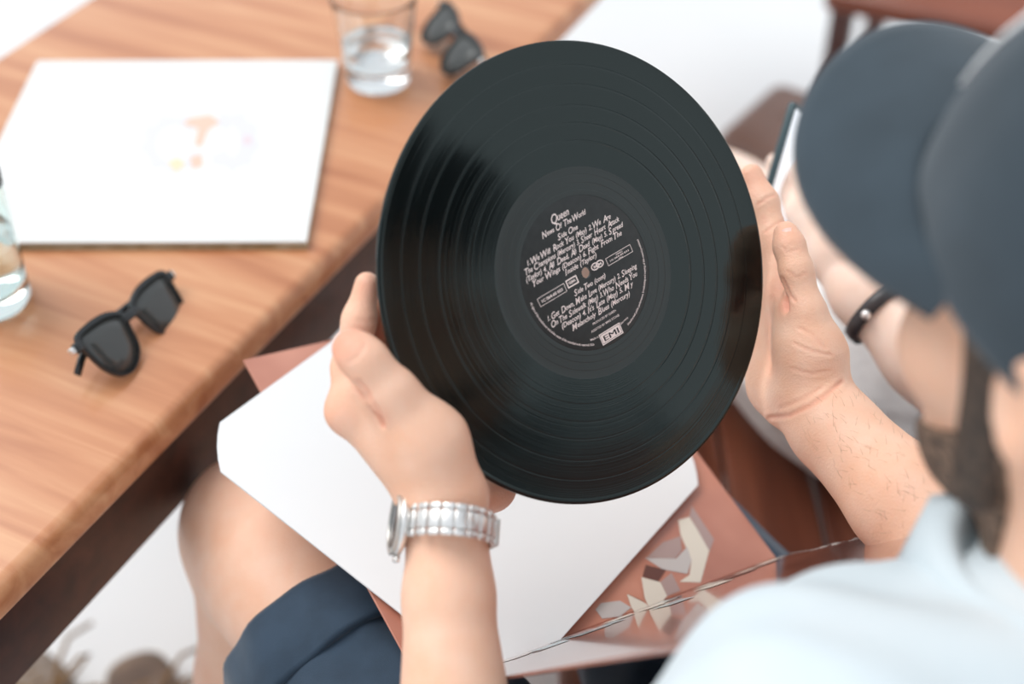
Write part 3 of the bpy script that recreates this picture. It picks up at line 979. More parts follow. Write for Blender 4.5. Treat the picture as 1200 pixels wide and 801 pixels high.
BH = 0.34
b0 = level(838, 152, BH); b1 = level(898, 174, BH); b2 = level(872, 80, BH)
bu = (b1 - b0).normalized(); bv = Vector((-bu.y, bu.x, 0))
if bv.dot(b2 - b0) < 0: bv = -bv
bag = empty('leather_bag', mat=frame(bu, bv, bu.cross(bv), Vector((b0.x, b0.y, 0))))
tag(bag, 'boxy brown leather bag on the floor past the bare knees', 'bag')
BL, BD = 0.42, max(0.16, (b2 - b0).dot(bv) + 0.01)
obj('body', box_bm(BL, BD, BH, 0.026, 5, (BL / 2, BD / 2, BH / 2)), M['bagleather'], bag)
obj('piping', tube_bm([(0.006, 0.0, BH - 0.030), (BL - 0.006, 0.0, BH - 0.030)], 0.004, 8), M['bagleather'], bag)
obj('piping', tube_bm([(0.0, 0.006, BH - 0.030), (0.0, BD - 0.006, BH - 0.030)], 0.004, 8), M['bagleather'], bag)
obj('zip', box_bm(BL - 0.08, 0.012, 0.004, 0.001, 1, (BL / 2 + 0.02, BD / 2, BH)), M['bronze'], bag)
obj('handle', tube_bm([(0.14, BD - 0.004, BH - 0.10), (0.15, BD + 0.008, BH - 0.02), (0.19, BD + 0.02, BH + 0.02), (0.25, BD + 0.02, BH + 0.02), (0.29, BD + 0.008, BH - 0.02), (0.30, BD - 0.004, BH - 0.10)], 0.007, 8), M['bagleather'], bag)

# ------------------------------------------------------------------ the man with the record
def V(*a): return np.array(a, float)
def A3(x, y, z): return np.array(at(x, y, z), float)
man = empty('person', (0.09, 0.525, 0.0))
tag(man, 'bearded person in blue cap, pale blue shirt and navy shorts holding a record', 'person')
def mobj(name, vf, m, parent=None, label=None):
    """mesh in world coordinates under the person"""
    v, f = vf
    p = parent or man
    org = np.array(p.matrix_world.translation) if parent is None else None
    me = npmesh(name, v - np.array(man.location), f)
    o = obj(name, me, m, man)
    if label: o['label'] = label
    return o

bF = V(-0.47, 0.883, 0); bR = V(0.883, 0.47, 0)
KL = V(-0.212, 0.788, 0.618); HL = V(0.015, 0.450, 0.570); HR = V(0.232, 0.562, 0.524)
KR = V(0.035, 0.965, 0.595)
NB = V(0.296, 0.412, 0.985)            # base of the neck
SHL = V(0.142, 0.347, 0.947); SHR = V(0.462, 0.495, 0.935)
EL = A3(552, 1130, 0.80); WL = A3(520, 612, 0.862)
ER = A3(1192, 727, 0.865); WR = A3(946, 466, 1.000)
PEL = (HL + HR) / 2 - bF * 0.045 + V(0.02, 0, 0.03)

# hands --------------------------------------------------------------
FLUSH = []                                 # (point, radius, amount) of redder skin
def left_hand():
    f = Field(0.010)
    f.chain([EL * 0.9 + WL * 0.1, EL * 0.55 + WL * 0.45, EL * 0.18 + WL * 0.82, A3(520, 598, 0.862)], [0.042, 0.036, 0.0260, 0.0228], 0.01)
    f.chain([EL * 0.18 + WL * 0.82 + V(0.002, 0.012, -0.008), A3(524, 590, 0.876)], [0.0235, 0.0220], 0.01)
    # palm: wrist to the knuckles
    kn = [A3(412, 482, 0.868), A3(428, 500, 0.888), A3(448, 514, 0.904), A3(472, 524, 0.916)]
    wr = [A3(508, 585, 0.862), A3(515, 582, 0.872), A3(525, 578, 0.884), A3(540, 575, 0.893)]
    for a, b, r in zip(wr, kn, (0.0145, 0.0145, 0.0135, 0.0125)):
        f.cone(a, b, r + 0.002, r - 0.002, 0.014)
    f.chain([A3(546, 580, 0.906), A3(574, 569, 0.932), A3(560, 547, 0.932), A3(505, 530, 0.926)], [0.014, 0.0150, 0.015, 0.012], 0.012)
    # thenar and thumb
    f.chain([A3(522, 572, 0.860), A3(502, 518, 0.854), A3(460, 462, 0.843)], [0.0225, 0.0215, 0.0148], 0.016)
    f.chain([A3(460, 462, 0.843), A3(430, 424, 0.837), A3(415, 411, 0.838), A3(410, 406, 0.839)], [0.0142, 0.0118, 0.0102, 0.0086], 0.010)
    f.ell(A3(407, 480, 0.868), (0.0118, 0.0118, 0.0118), k=0.012)
    # web between thumb and index
    f.cone(A3(430, 452, 0.860), A3(468, 498, 0.866), 0.011, 0.014, 0.014)
    # fingers pointing up along the rim, behind the record
    f.chain([kn[0], A3(411, 430, 0.872), A3(421, 375, 0.871), A3(430, 333, 0.869)], [0.0122, 0.0108, 0.0094, 0.0076], 0.008)
    f.chain([kn[1], A3(432, 428, 0.893), A3(446, 368, 0.893), A3(457, 328, 0.888)], [0.0125, 0.0105, 0.0092, 0.0074], 0.006)
    f.chain([kn[2], A3(458, 440, 0.908), A3(476, 388, 0.910), A3(488, 352, 0.906)], [0.0120, 0.0100, 0.0088, 0.0072], 0.006)
    f.chain([kn[3], A3(486, 458, 0.920), A3(502, 420, 0.922), A3(512, 392, 0.919)], [0.0105, 0.0090, 0.0078, 0.0065], 0.006)
    # carved creases: where the thumb folds onto the hand, and across its tip joint
    def carve(x, y, z, x2, y2, z2, r, k=0.006):
        f.cone(A3(x, y, z), A3(x2, y2, z2), r, r, k); f.p[-1] = f.p[-1][:6] + (-1,)
    carve(424, 449, 0.8405, 432, 462, 0.842, 0.0022)
    carve(441, 476, 0.838, 448, 494, 0.8385, 0.0018)
    carve(408, 436, 0.848, 428, 452, 0.846, 0.0026)
    for q, r, w in (((403, 401, 0.832), 0.013, 0.75), ((430, 335, 0.862), 0.012, 0.35), ((429, 455, 0.838), 0.007, 0.6), ((445, 486, 0.834), 0.006, 0.5), ((396, 482, 0.862), 0.012, 0.35),
                    ((441, 395, 0.88), 0.012, 0.8), ((425, 385, 0.864), 0.010, 0.25), ((418, 428, 0.835), 0.010, 0.3)):  # first spot here: shade on the middle finger by the rim, painted as redness
        FLUSH.append((A3(*q), r, w))
    return f.mesh(0.0016)

# (line in survey pixels, furthest distance, depth, half width in pixels, redness)
CREASES = [([(902, 489), (925, 487), (950, 475), (968, 463), (986, 447)], 1.02, 0.0011, 2.2, 0.40),
           ([(915, 478), (940, 468), (962, 455)], 1.02, 0.0005, 2.0, 0.15),
           ([(936, 384), (952, 392), (966, 408)], 1.02, 0.0005, 1.8, 0.15),
           ([(930, 402), (952, 412), (974, 416)], 1.02, 0.0005, 1.8, 0.12),
           ([(928, 432), (950, 438), (972, 434)], 1.02, 0.0004, 1.8, 0.10),
           ([(889, 239), (898, 232), (908, 228)], 1.05, 0.0006, 1.6, 0.30),
           ([(897, 272), (910, 262), (922, 257)], 1.05, 0.0006, 1.6, 0.25),
           ([(916, 288), (923, 296), (936, 292)], 1.02, 0.0003, 1.5, 0.15),
           ([(924, 318), (934, 326), (944, 320)], 1.02, 0.0004, 1.6, 0.15),
           ([(917, 326), (926, 346), (932, 352)], 1.02, 0.0008, 1.8, 0.40),
           ([(905, 350), (900, 395), (903, 440)], 1.06, 0.0006, 2.5, 0.15),
           ([(409, 424), (419, 418), (428, 404)], 0.90, 0.0005, 2.2, 0.20),
           ([(420, 446), (430, 457), (435, 468)], 0.90, 0.0010, 2.4, 0.40),
           ([(438, 472), (447, 486), (450, 498)], 0.90, 0.0010, 2.2, 0.40),
           ([(428, 462), (434, 476)], 0.90, 0.0006, 2.0, 0.25),
           ([(420, 374), (430, 377), (440, 374)], 0.90, 0.0004, 2.0, 0.15)]
def right_hand():
    f = Field(0.010)
    f.chain([ER * 0.9 + WR * 0.1, ER * 0.5 + WR * 0.5, ER * 0.16 + WR * 0.84, A3(948, 458, 1.000)], [0.0405, 0.0350, 0.0270, 0.0240], 0.012)
    f.chain([ER * 0.5 + WR * 0.5 + V(0, 0.010, -0.008), ER * 0.16 + WR * 0.84 + V(-0.003, 0.010, -0.007), A3(936, 464, 1.016)], [0.0315, 0.0252, 0.0228], 0.012)
    kn = [A3(919, 345, 1.016), A3(908, 352, 1.036), A3(902, 366, 1.052), A3(900, 388, 1.064)]
    wr = [A3(950, 454, 0.998), A3(942, 455, 1.010), A3(934, 458, 1.022), A3(924, 462, 1.032)]
    for a, b, r in zip(wr, kn, (0.0145, 0.0145, 0.0135, 0.0125)):
        f.cone(a, b, r + 0.003, r - 0.0015, 0.014)
    # heel of the hand on the little finger side, against the rim
    f.chain([A3(924, 470, 1.018), A3(905, 452, 1.030), A3(893, 415, 1.046)], [0.0170, 0.0150, 0.0130], 0.014)
    # thenar and thumb
    f.chain([A3(953, 452, 0.994), A3(954, 414, 0.988), A3(946, 368, 0.984)], [0.0215, 0.0205, 0.0135], 0.014)
    f.chain([A3(946, 368, 0.984), A3(933, 316, 0.986), A3(925, 288, 0.990), A3(921, 273, 0.993)], [0.0122, 0.0108, 0.0102, 0.0084], 0.007)
    # fingers
    f.chain([kn[0], A3(908, 283, 1.028), A3(894, 237, 1.036), A3(881, 205, 1.040)], [0.0125, 0.0112, 0.0102, 0.0082], 0.008)
    f.chain([kn[1], A3(884, 280, 1.052), A3(868, 228, 1.060), A3(852, 194, 1.062)], [0.0125, 0.0108, 0.0096, 0.0076], 0.006)
    f.chain([kn[2], A3(876, 300, 1.068), A3(860, 252, 1.074), A3(846, 218, 1.074)], [0.0120, 0.0102, 0.0090, 0.0072], 0.006)
    f.chain([kn[3], A3(874, 335, 1.078), A3(864, 298, 1.082), A3(854, 270, 1.080)], [0.0105, 0.0090, 0.0080, 0.0066], 0.006)
    # web
    f.cone(A3(926, 365, 1.000), A3(936, 400, 0.994), 0.010, 0.016, 0.014)
    def carve(x, y, z, x2, y2, z2, r, k=0.005):
        f.cone(A3(x, y, z), A3(x2, y2, z2), r, r, k); f.p[-1] = f.p[-1][:6] + (-1,)
    carve(919, 322, 0.990, 928, 352, 0.986, 0.0014)            # between thumb and palm
    carve(921, 352, 0.985, 924, 362, 0.983, 0.0020)
    for q, r, w in (((878, 208, 1.032), 0.015, 0.30), ((922, 275, 0.984), 0.010, 0.30), ((923, 356, 0.985), 0.008, 0.75), ((896, 236, 1.027), 0.003, 0.35), ((893, 255, 1.02), 0.0035, 0.6), ((905, 340, 1.0), 0.012, 0.35), ((918, 480, 0.99), 0.010, 0.2)):
        FLUSH.append((A3(*q), r, w))
    return f.mesh(0.0016)

# head ----------------------------------------------------------------
hF = V(-0.4097, 0.8961, -0.1708)
hL = V(-0.9108, -0.4124, 0.0206)           # to his left
hU = np.cross(hF, hL)
CAPC = V(0.2676, 0.4882, 1.1309)           # centre of the cap rim
cF = V(-0.4032, 0.8990, 0.1710); cU = np.cross(cF, hL)   # the cap sits tipped back a little
HC = CAPC - hU * 0.022 - hF * 0.004
HR3 = np.stack([hF, hL, hU], 1)            # columns: forward, left, up
def hp(f, l, u): return HC + hF * f + hL * l + hU * u
def head_field(g=0.0):
    f = Field(0.014)
    f.ell(hp(-0.006, 0, 0.028), (0.098, 0.077, 0.088), HR3)
    f.ell(hp(0.020, 0, -0.030), (0.074, 0.066, 0.088), HR3, 0.03)
    f.ell(hp(0.046, 0, -0.095), (0.042, 0.050, 0.038), HR3, 0.03)     # jaw and chin
    f.ell(hp(0.072, 0, -0.116), (0.019, 0.024, 0.018), HR3, 0.02)
    for s in (-1, 1):
        f.ell(hp(0.056, s * 0.044, -0.040), (0.027, 0.025, 0.026), HR3, 0.02)   # cheekbones
        f.ell(hp(0.088, s * 0.031, -0.004), (0.013, 0.018, 0.012), HR3, 0.014, -1)
        f.ell(hp(0.077, s * 0.031, -0.006), (0.0125, 0.0125, 0.0125), HR3, 0.004)
        f.cone(hp(0.084, s * 0.014, 0.016), hp(0.076, s * 0.050, 0.012), 0.008, 0.007, 0.012)   # brow
        f.ell(hp(-0.026, s * 0.078, -0.014), (0.018, 0.0065, 0.030), HR3, 0.006)   # ears
        f.ell(hp(-0.022, s * 0.084, -0.014), (0.009, 0.005, 0.017), HR3, 0.005, -1)
        f.ell(hp(0.098, s * 0.010, -0.044), (0.010, 0.008, 0.007), HR3, 0.008)
    f.chain([hp(0.088, 0, 0.008), hp(0.104, 0, -0.024), hp(0.112, 0, -0.040)], [0.007, 0.009, 0.010], 0.010)
    f.ell(hp(0.092, 0, -0.066), (0.010, 0.024, 0.007), HR3, 0.008)
    f.ell(hp(0.090, 0, -0.079), (0.010, 0.021, 0.008), HR3, 0.006)
    f.cone(hp(0.104, -0.022, -0.0725), hp(0.104, 0.022, -0.0725), 0.0022, 0.0022, 0.003); f.p[-1] = f.p[-1][:6] + (-1,)
    # neck
    f.chain([hp(-0.030, 0, -0.060), hp(-0.045, 0, -0.12), NB, NB + V(0.01, -0.01, -0.05)], [0.060, 0.058, 0.064, 0.080], 0.03)
    for i, q in enumerate(f.p):            # grow every piece a little for the beard
        if g and q[6] > 0:
            f.p[i] = (q[0], q[1], q[2], q[3] + g, q[4] + g, q[5], 1) if q[0] == 'c' else (q[0], q[1], q[2] + g, q[3], None, q[5], 1)
    return f
def head():
    return head_field().mesh(0.0030)

def trunk():
    f = Field(0.03)
    mid = (PEL + NB) / 2 - V(0, 0, 0.03)
    f.cone(HL, HR, 0.095, 0.095)
    f.chain([PEL, mid, NB - V(0, 0, 0.10)], [0.105, 0.095, 0.085], 0.05)
    for s, S in ((-1, SHL), (1, SHR)):
        f.cone(NB - V(0, 0, 0.10) + bR * s * 0.06, mid + bR * s * 0.05, 0.070, 0.075, 0.05)
        f.cone(NB - V(0, 0, 0.03), S, 0.045, 0.052, 0.05)
    f.chain([SHL, (SHL + EL) / 2, EL], [0.054, 0.046, 0.040], 0.03)
    f.chain([SHR, (SHR + ER) / 2, ER], [0.054, 0.046, 0.040], 0.03)
    f.chain([NB - V(0, 0, 0.05), NB + V(0, 0, 0.02)], [0.075, 0.058], 0.04)
    # forearm roots so that the arms continue through the elbow
    f.cone(EL, EL * 0.80 + WL * 0.20, 0.042, 0.041, 0.02)
    f.cone(ER, ER * 0.80 + WR * 0.20, 0.042, 0.042, 0.02)
    # legs
    for H_, K_, A_, T_ in ((HL, KL, V(-0.285, 0.785, 0.085), V(-0.36, 0.85, 0.03)), (HR, KR, V(-0.08, 1.00, 0.085), V(-0.15, 1.11, 0.03))):
        th = K_ - H_
        f.chain([H_, H_ + th * 0.5, H_ + th * 0.88, K_ + V(0, 0, -0.012)], [0.092, 0.076, 0.061, 0.055], 0.03)
        f.ell(K_ + V(-0.006, 0.010, 0.004), (0.047, 0.047, 0.045), k=0.03)
        sh = A_ - K_
        f.chain([K_ + V(0.0, 0.0, -0.02), K_ + sh * 0.35 + V(0.016, -0.02, 0), K_ + sh * 0.75, A_], [0.056, 0.058, 0.042, 0.036], 0.03)
        f.chain([A_ + V(0.02, -0.015, -0.045), A_ + V(-0.03, 0.02, -0.03), T_], [0.032, 0.034, 0.022], 0.02)
    return f.mesh(0.0042)

body_v = join_np(left_hand(), right_hand(), head(), trunk())
body = mobj('body', body_v, M['skin'])
fa_ = np.zeros(len(body_v[0]))
for p_, r_, w_ in FLUSH:
    d2 = ((body_v[0] - p_) ** 2).sum(1)
    fa_ = np.maximum(fa_, w_ * np.exp(-d2 / (r_ * r_)))
# skin creases, pressed into the surface along surveyed lines
nv_ = len(body.data.vertices)
if nv_ == len(fa_):
    nrm_ = np.zeros(nv_ * 3, np.float32); body.data.vertex_normals.foreach_get('vector', nrm_); nrm_ = nrm_.reshape(-1, 3).astype(float)
    co_ = body_v[0].copy()
    rel = co_ - np.array(EYE); zz_ = rel @ np.array(FWD)
    sx_ = 600 + FOCAL * rel[:, 0] / zz_; sy_ = 400.5 - FOCAL * (rel @ np.array(UPV)) / zz_
    facing = (nrm_ * rel).sum(1) < 0
    for line, zmax, depth, wid, red in CREASES:
        d = np.full(nv_, 1e9)
        for (x0, y0), (x1, y1) in zip(line[:-1], line[1:]):
            L2 = (x1 - x0) ** 2 + (y1 - y0) ** 2
            t = np.clip(((sx_ - x0) * (x1 - x0) + (sy_ - y0) * (y1 - y0)) / L2, 0, 1)
            d = np.minimum(d, np.hypot(sx_ - x0 - t * (x1 - x0), sy_ - y0 - t * (y1 - y0)))
        g = np.where(facing & (zz_ < zmax), np.exp(-(d / wid) ** 2) - 0.35 * np.exp(-((d - 2.2 * wid) / (1.3 * wid)) ** 2), 0)
        co_ -= nrm_ * (g * depth)[:, None]
        fa_ = np.maximum(fa_, red * np.where(facing & (zz_ < zmax), np.exp(-(d / (wid * 1.5)) ** 2), 0))
    body.data.vertices.foreach_set('co', (co_ - np.array(man.location)).astype(np.float32).ravel())
    body.data.update()
    # fine hairs on the sharp forearm
    ax_ = (ER - WR); al_ = np.linalg.norm(ax_); ax_ = ax_ / al_
    tt_ = ((co_ - WR) @ ax_) / al_
    dist_ = np.linalg.norm(co_ - WR - tt_[:, None] * al_ * ax_, axis=1)
    cand = np.where((tt_ > 0.12) & (tt_ < 0.85) & (dist_ < 0.05) & (nrm_ @ np.array((0.4, -0.1, 0.9)) > -0.1))[0]
    rh = np.random.RandomState(5)
    hv, hf = [], []
    for i in rh.choice(cand, min(340, len(cand)), replace=False):
        n_ = nrm_[i]
        d_ = ax_ * -0.6 + np.cross(n_, ax_) * rh.uniform(-0.7, 0.9) + n_ * 0.45
        d_ /= np.linalg.norm(d_); L_ = rh.uniform(0.005, 0.010); w_ = 0.00007
        s_ = np.cross(d_, n_); s_ /= np.linalg.norm(s_)
        p0 = co_[i] - n_ * 0.0004; p1 = p0 + d_ * L_ * 0.55; p2 = p0 + d_ * L_ - n_ * L_ * 0.22
        o_ = len(hv)
        for p, k in ((p0, 1.0), (p1, 0.8), (p2, 0.25)):
            hv += [p + s_ * w_ * k, p - s_ * w_ * k, p + n_ * w_ * k]
        for a_ in (0, 3):
            for b_ in range(3):
                c_ = (b_ + 1) % 3
                hf.append((o_ + a_ + b_, o_ + a_ + c_, o_ + a_ + 3 + c_, o_ + a_ + 3 + b_))
    M['armhair'] = mat('fine brown hair', (0.26, 0.13, 0.07), 0.6)
    ah = mobj('arm_hair', (np.array(hv), np.array(hf)), M['armhair'], label='fine brown hair on the forearm')
    ah['kind'] = 'stuff'
at_ = body.data.attributes.new('flush', 'FLOAT', 'POINT')
if len(body.data.vertices) == len(fa_):
    at_.data.foreach_set('value', fa_.astype(np.float32))

# nails (left thumb hidden, right thumb seen)
M['nail'] = mat('pink nail', (0.86, 0.56, 0.48), 0.3)
def nail(c, axis, nrm, w, l):
    axis = Vector(axis).normalized(); nrm = Vector(nrm); nrm = (nrm - axis * nrm.dot(axis)).normalized(); s = axis.cross(nrm)
    bm = bmesh.new(); rows = []
    for i in range(5):
        t = i / 4 - 0.5
        row = []
        ww = w * (1 - 0.35 * (2 * t) ** 4)
        for j in range(5):
            u = j / 4 - 0.5
            row.append(bm.verts.new(Vector(c) + axis * (t * l) + s * (u * ww) + nrm * (-(u * 2) ** 2 * w * 0.22) - Vector(man.location)))
        rows.append(row)
    for a, b in zip(rows[:-1], rows[1:]):
        for i in range(4):
            bm.faces.new((a[i], a[i + 1], b[i + 1], b[i]))
    o = obj('nail', bm, M['nail'], man)
    so = o.modifiers.new('t', 'SOLIDIFY'); so.thickness = 0.0008
    return o
tdir = A3(922, 274, 0.993) - A3(936, 318, 0.985)
nail(A3(924, 278, 0.9812), tdir, -np.array(ray(925, 280)) , 0.0125, 0.014)
tl = A3(408, 402, 0.840) - A3(431, 423, 0.838)

# beard, hair -----------------------------------------------------------
def beard():
    f = head_field(0.0035)
    return f.mesh(0.0026, cut=[(hp(0.03, 0, -0.066), hF * 0.50 + hU * 0.86), (hp(-0.010, 0, 0), -hF), (hp(0.03, 0, -0.128), -hU + hF * 0.3)])
mobj('beard', beard(), M['beard'], label='short dark beard')
def hair():
    f = Field(0.012)
    f.ell(hp(-0.012, 0, 0.022), (0.100, 0.0795, 0.090), HR3)
    f.ell(hp(-0.040, 0, -0.030), (0.068, 0.068, 0.070), HR3, 0.03)
    for s in (-1, 1):
        f.cone(hp(0.004, s * 0.070, 0.010), hp(0.004, s * 0.0665, -0.078), 0.0115, 0.0128, 0.01)
        f.ell(hp(-0.027, s * 0.090, -0.014), (0.021, 0.019, 0.034), HR3, 0.006, -1)
    return f.mesh(0.0030, cut=[(hp(0.024, 0, 0), hF), (hp(0, 0, 0.055), hU)])
mobj('hair', hair(), M['hair'], label='short dark hair')
for s in (-1, 1):
    bm = bmesh.new(); bmesh.ops.create_uvsphere(bm, u_segments=16, v_segments=12, radius=0.0118)
    bmesh.ops.translate(bm, vec=Vector(hp(0.0795, s * 0.031, -0.006)) - man.location, verts=bm.verts)
    obj('eye', bm, M['white'], man)

# cap ---------------------------------------------------------------------
capM = frame(Vector(cF), Vector(hL), Vector(cU), Vector(CAPC) - man.location)
CA, CB, CHH = 0.104, 0.086, 0.122
def crown():
    bm = bmesh.new(); rings = []; N = 72; K = 16
    for k in range(-3, K + 1):
        t = max(0, k) / K * math.pi / 2
        r = math.cos(t) ** 0.78; z = CHH * math.sin(t) + min(0, k) * 0.009
        row = []
        for i in range(N):
            a = 2 * math.pi * i / N
            seam = min(abs((a / (math.pi / 3)) % 1.0), 1 - abs((a / (math.pi / 3)) % 1.0))
            dent = 1 - 0.012 * math.exp(-(seam * 9) ** 2) * (1 if k < K else 0)
            fr = 1 + 0.0 * math.cos(a)
            zz = z if k >= 0 else z * (0.5 - 0.5 * math.cos(a))
            row.append(bm.verts.new((CA * r * math.cos(a) * dent * fr, CB * r * math.sin(a) * dent, zz)))
        rings.append(row)
    for a, b in zip(rings[:-2], rings[1:-1]):
        for i in range(N):
            j = (i + 1) % N
            bm.faces.new((a[i], a[j], b[j], b[i]))
    c = bm.verts.new((0, 0, CHH))
    for i in range(N):
        bm.faces.new((rings[-2][i], rings[-2][(i + 1) % N], c))
    return bm
crown_o = obj('cap', crown(), M['capcloth'], man, mtx=capM)
crown_o['label'] = 'slate blue cap with a wide flat brim and white patch'
so = crown_o.modifiers.new('t', 'SOLIDIFY'); so.thickness = 0.0025; so.offset = -1
def brim():
    bm = bmesh.new(); N = 40; K = 10; top_, bot = [], []
    for zoff, st in ((0.0, top_), (-0.004, bot)):
        for i in range(N + 1):
            u = i / N * 2 - 1
            a = u * math.radians(84)
            ix, iy = CA * math.cos(a) * 0.985, CB * math.sin(a) * 0.985
            e = max(0.0, 1 - abs(u) ** 3.2) ** 0.62
            ox, oy = ix + BRL * e + 0.004, iy * (1.0 + 0.266 * e) * 1.02
            row = []
            for k in range(K + 1):
                t = k / K
                x = ix + (ox - ix) * t; y = iy + (oy - iy) * t
                z = 0.004 - 0.012 * t * e - 3.47 * y * y * (0.25 + 0.75 * t) + zoff
                row.append(bm.verts.new((x, y, z)))
            st.append(row)
    for st, fl in ((top_, 1), (bot, -1)):
        for a, b in zip(st[:-1], st[1:]):
            for k in range(K):
                q = (a[k], a[k + 1], b[k + 1], b[k])
                bm.faces.new(q if fl > 0 else q[::-1])
    for i in range(N):
        bm.faces.new((top_[i][K], bot[i][K], bot[i + 1][K], top_[i + 1][K]))
        bm.faces.new((top_[i][0], top_[i + 1][0], bot[i + 1][0], bot[i][0]))
    return bm
BRL = 0.074
obj('brim', brim(), M['capcloth'], crown_o)
obj('cap_button', lathe_bm([(0, 0.006), (0.006, 0.0045), (0.008, 0.001), (0.008, -0.001)], 16), M['capcloth'], crown_o, loc=(0, 0, CHH))
def crown_pt(a, t, off=0.0):
    r = math.cos(t) ** 0.78; z = CHH * math.sin(t)
    fr = 1.0
    return Vector((CA * r * math.cos(a) * fr, CB * r * math.sin(a), z)) + Vector((math.cos(a), math.sin(a), 0.4)).normalized() * off
bm = bmesh.new(); grid = []
for i in range(13):
    row = []
    for k in range(7):
        a = math.radians(-4 + 31 * i / 12); t = math.radians(15 + 46 * k / 6)
        row.append(bm.verts.new(crown_pt(a, t, 0.0022)))
    grid.append(row)
for a, b in zip(grid[:-1], grid[1:]):
    for k in range(6):
        bm.faces.new((a[k], a[k + 1], b[k + 1], b[k]))
pa = obj('patch', bm, M['white'], crown_o)
pa['label'] = 'white patch on the front of the crown'
so = pa.modifiers.new('t', 'SOLIDIFY'); so.thickness = 0.002

# shirt and shorts ----------------------------------------------------------
def wrinkle(amp, sc, seed=0.0):
    def w(X, Y, Z):
        return amp * (np.sin(X * sc + 1.7 * np.sin(Y * sc * 0.7 + seed)) * np.sin(Z * sc * 0.9 + 1.3 * np.sin(X * sc * 0.6 + seed * 2)) + 0.5 * np.sin((X + Y - Z) * sc * 1.9 + seed * 3))
    return w
def shirt():
    f = Field(0.03)
    mid = (PEL + NB) / 2 - V(0, 0, 0.03)
    f.chain([PEL + V(0, 0, 0.04), mid, NB - V(0, 0, 0.10)], [0.115, 0.106, 0.096], 0.06)
    for s, S in ((-1, SHL), (1, SHR)):
        f.cone(NB - V(0, 0, 0.10) + bR * s * 0.06, mid + bR * s * 0.06, 0.084, 0.088, 0.06)
        f.cone(NB - V(0, 0, 0.035), S, 0.056, 0.064, 0.06)
    f.chain([SHL, SHL * 0.25 + EL * 0.75], [0.071, 0.065], 0.04)
    f.chain([SHR, SHR * 0.3 + ER * 0.7], [0.066, 0.060], 0.04)
    f.ell(NB - bF * 0.035 - V(0, 0, 0.055), (0.088, 0.080, 0.085), k=0.04)     # yoke at the back of the neck
    f.ell(A3(1020, 768, 0.715), (0.046, 0.042, 0.042), k=0.04)      # chest under the collar
    f.ell(A3(935, 792, 0.680), (0.040, 0.036, 0.036), k=0.04)
    return f.mesh(0.0042, warp=wrinkle(0.0035, 34, 0.6))
shirt_o = mobj('shirt', shirt(), M['shirt'], label='pale blue shirt')
# collar: a folded band around the neck, open at the throat
def collar():
    bm = bmesh.new(); N = 40; rows = []
    ax = V(-0.30, 0.24, 0.92); ax /= np.linalg.norm(ax)
    fx = bF - ax * (bF @ ax); fx /= np.linalg.norm(fx); lx = np.cross(ax, fx)
    cc = NB + V(-0.012, 0.010, 0.004)
    prof = [(0.064, 0.000), (0.067, 0.030), (0.071, 0.036), (0.078, 0.028), (0.092, -0.012)]
    for i in range(N + 1):
        a = math.radians(22) + (2 * math.pi - math.radians(44)) * i / N
        e = max(0, 1 - min(i, N - i) / 7.0)
        row = []
        for k, (r, z) in enumerate(prof):
            rr = r + (0.030 * e if k == 4 else 0.012 * e if k == 3 else 0); zz = z - (0.016 * e if k == 4 else 0)
            row.append(bm.verts.new(Vector(cc + fx * rr * math.cos(a) * 1.08 + lx * rr * math.sin(a) + ax * zz) - man.location))
        rows.append(row)
    for a, b in zip(rows[:-1], rows[1:]):
        for k in range(len(prof) - 1):
            bm.faces.new((a[k], a[k + 1], b[k + 1], b[k]))
    return bm
co = obj('collar', collar(), M['shirt'], shirt_o)
so = co.modifiers.new('t', 'SOLIDIFY'); so.thickness = 0.003

HEM = 0.70
def shorts():
    f = Field(0.03)
    f.cone(HL, HR, 0.108, 0.108)
    f.cone(PEL, PEL + V(0.03, -0.02, 0.10), 0.125, 0.120, 0.05)
    for H_, K_ in ((HL, KL), (HR, KR)):
        th = K_ - H_
        f.chain([H_, H_ + th * 0.35, H_ + th * (HEM + 0.06)], [0.104, 0.097, 0.079], 0.03)
    dl = KL - HL; dr = KR - HR
    cut = [(HL + dl * HEM, dl), (HR + dr * HEM * 1.05, dr)]
    # the two cuts are on parallel thighs, keep only the further one plus a plane per leg
    d = (dl + dr)
    return f.mesh(0.0040, warp=wrinkle(0.0028, 48, 0.2), cut=[(HL + dl * HEM, d)] )
shorts_o = mobj('shorts', shorts(), M['navy'], label='navy cotton shorts with turned-up cuffs')
def cuff(H_, K_):
    th = K_ - H_; L_ = np.linalg.norm(th); ax = th / L_
    c0 = H_ + th * (HEM - 0.125); c1 = H_ + th * (HEM + 0.02)
    sx = np.cross(ax, V(0, 0, 1)); sx /= np.linalg.norm(sx); sy = np.cross(sx, ax)
    bm = bmesh.new(); N = 64; rings = []
    ln = np.linalg.norm(c1 - c0)
    prof = [(0.0850, 0.000), (0.0935, 0.0004), (0.0950, 0.004), (0.0905, ln * 0.5), (0.0860, ln - 0.004), (0.0840, ln), (0.0810, ln - 0.001), (0.0790, ln - 0.02), (0.0820, 0.010)]
    for r, z in prof:
        row = []
        for i in range(N):
            a = 2 * math.pi * i / N
            w = 0.0022 * math.sin(a * 5 + z * 60) + 0.0014 * math.sin(a * 11 + 1)
            row.append(bm.verts.new(Vector(c0 + ax * (z + 0.004 * math.sin(a * 2 + 1)) + (sx * math.cos(a) + sy * math.sin(a)) * (r + w)) - man.location))
        rings.append(row)
    for a, b in zip(rings, rings[1:] + rings[:1]):
        for i in range(N):
            j = (i + 1) % N
            bm.faces.new((a[i], a[j], b[j], b[i]))
    return bm
obj('cuff', cuff(HL, KL), M['navy'], shorts_o)

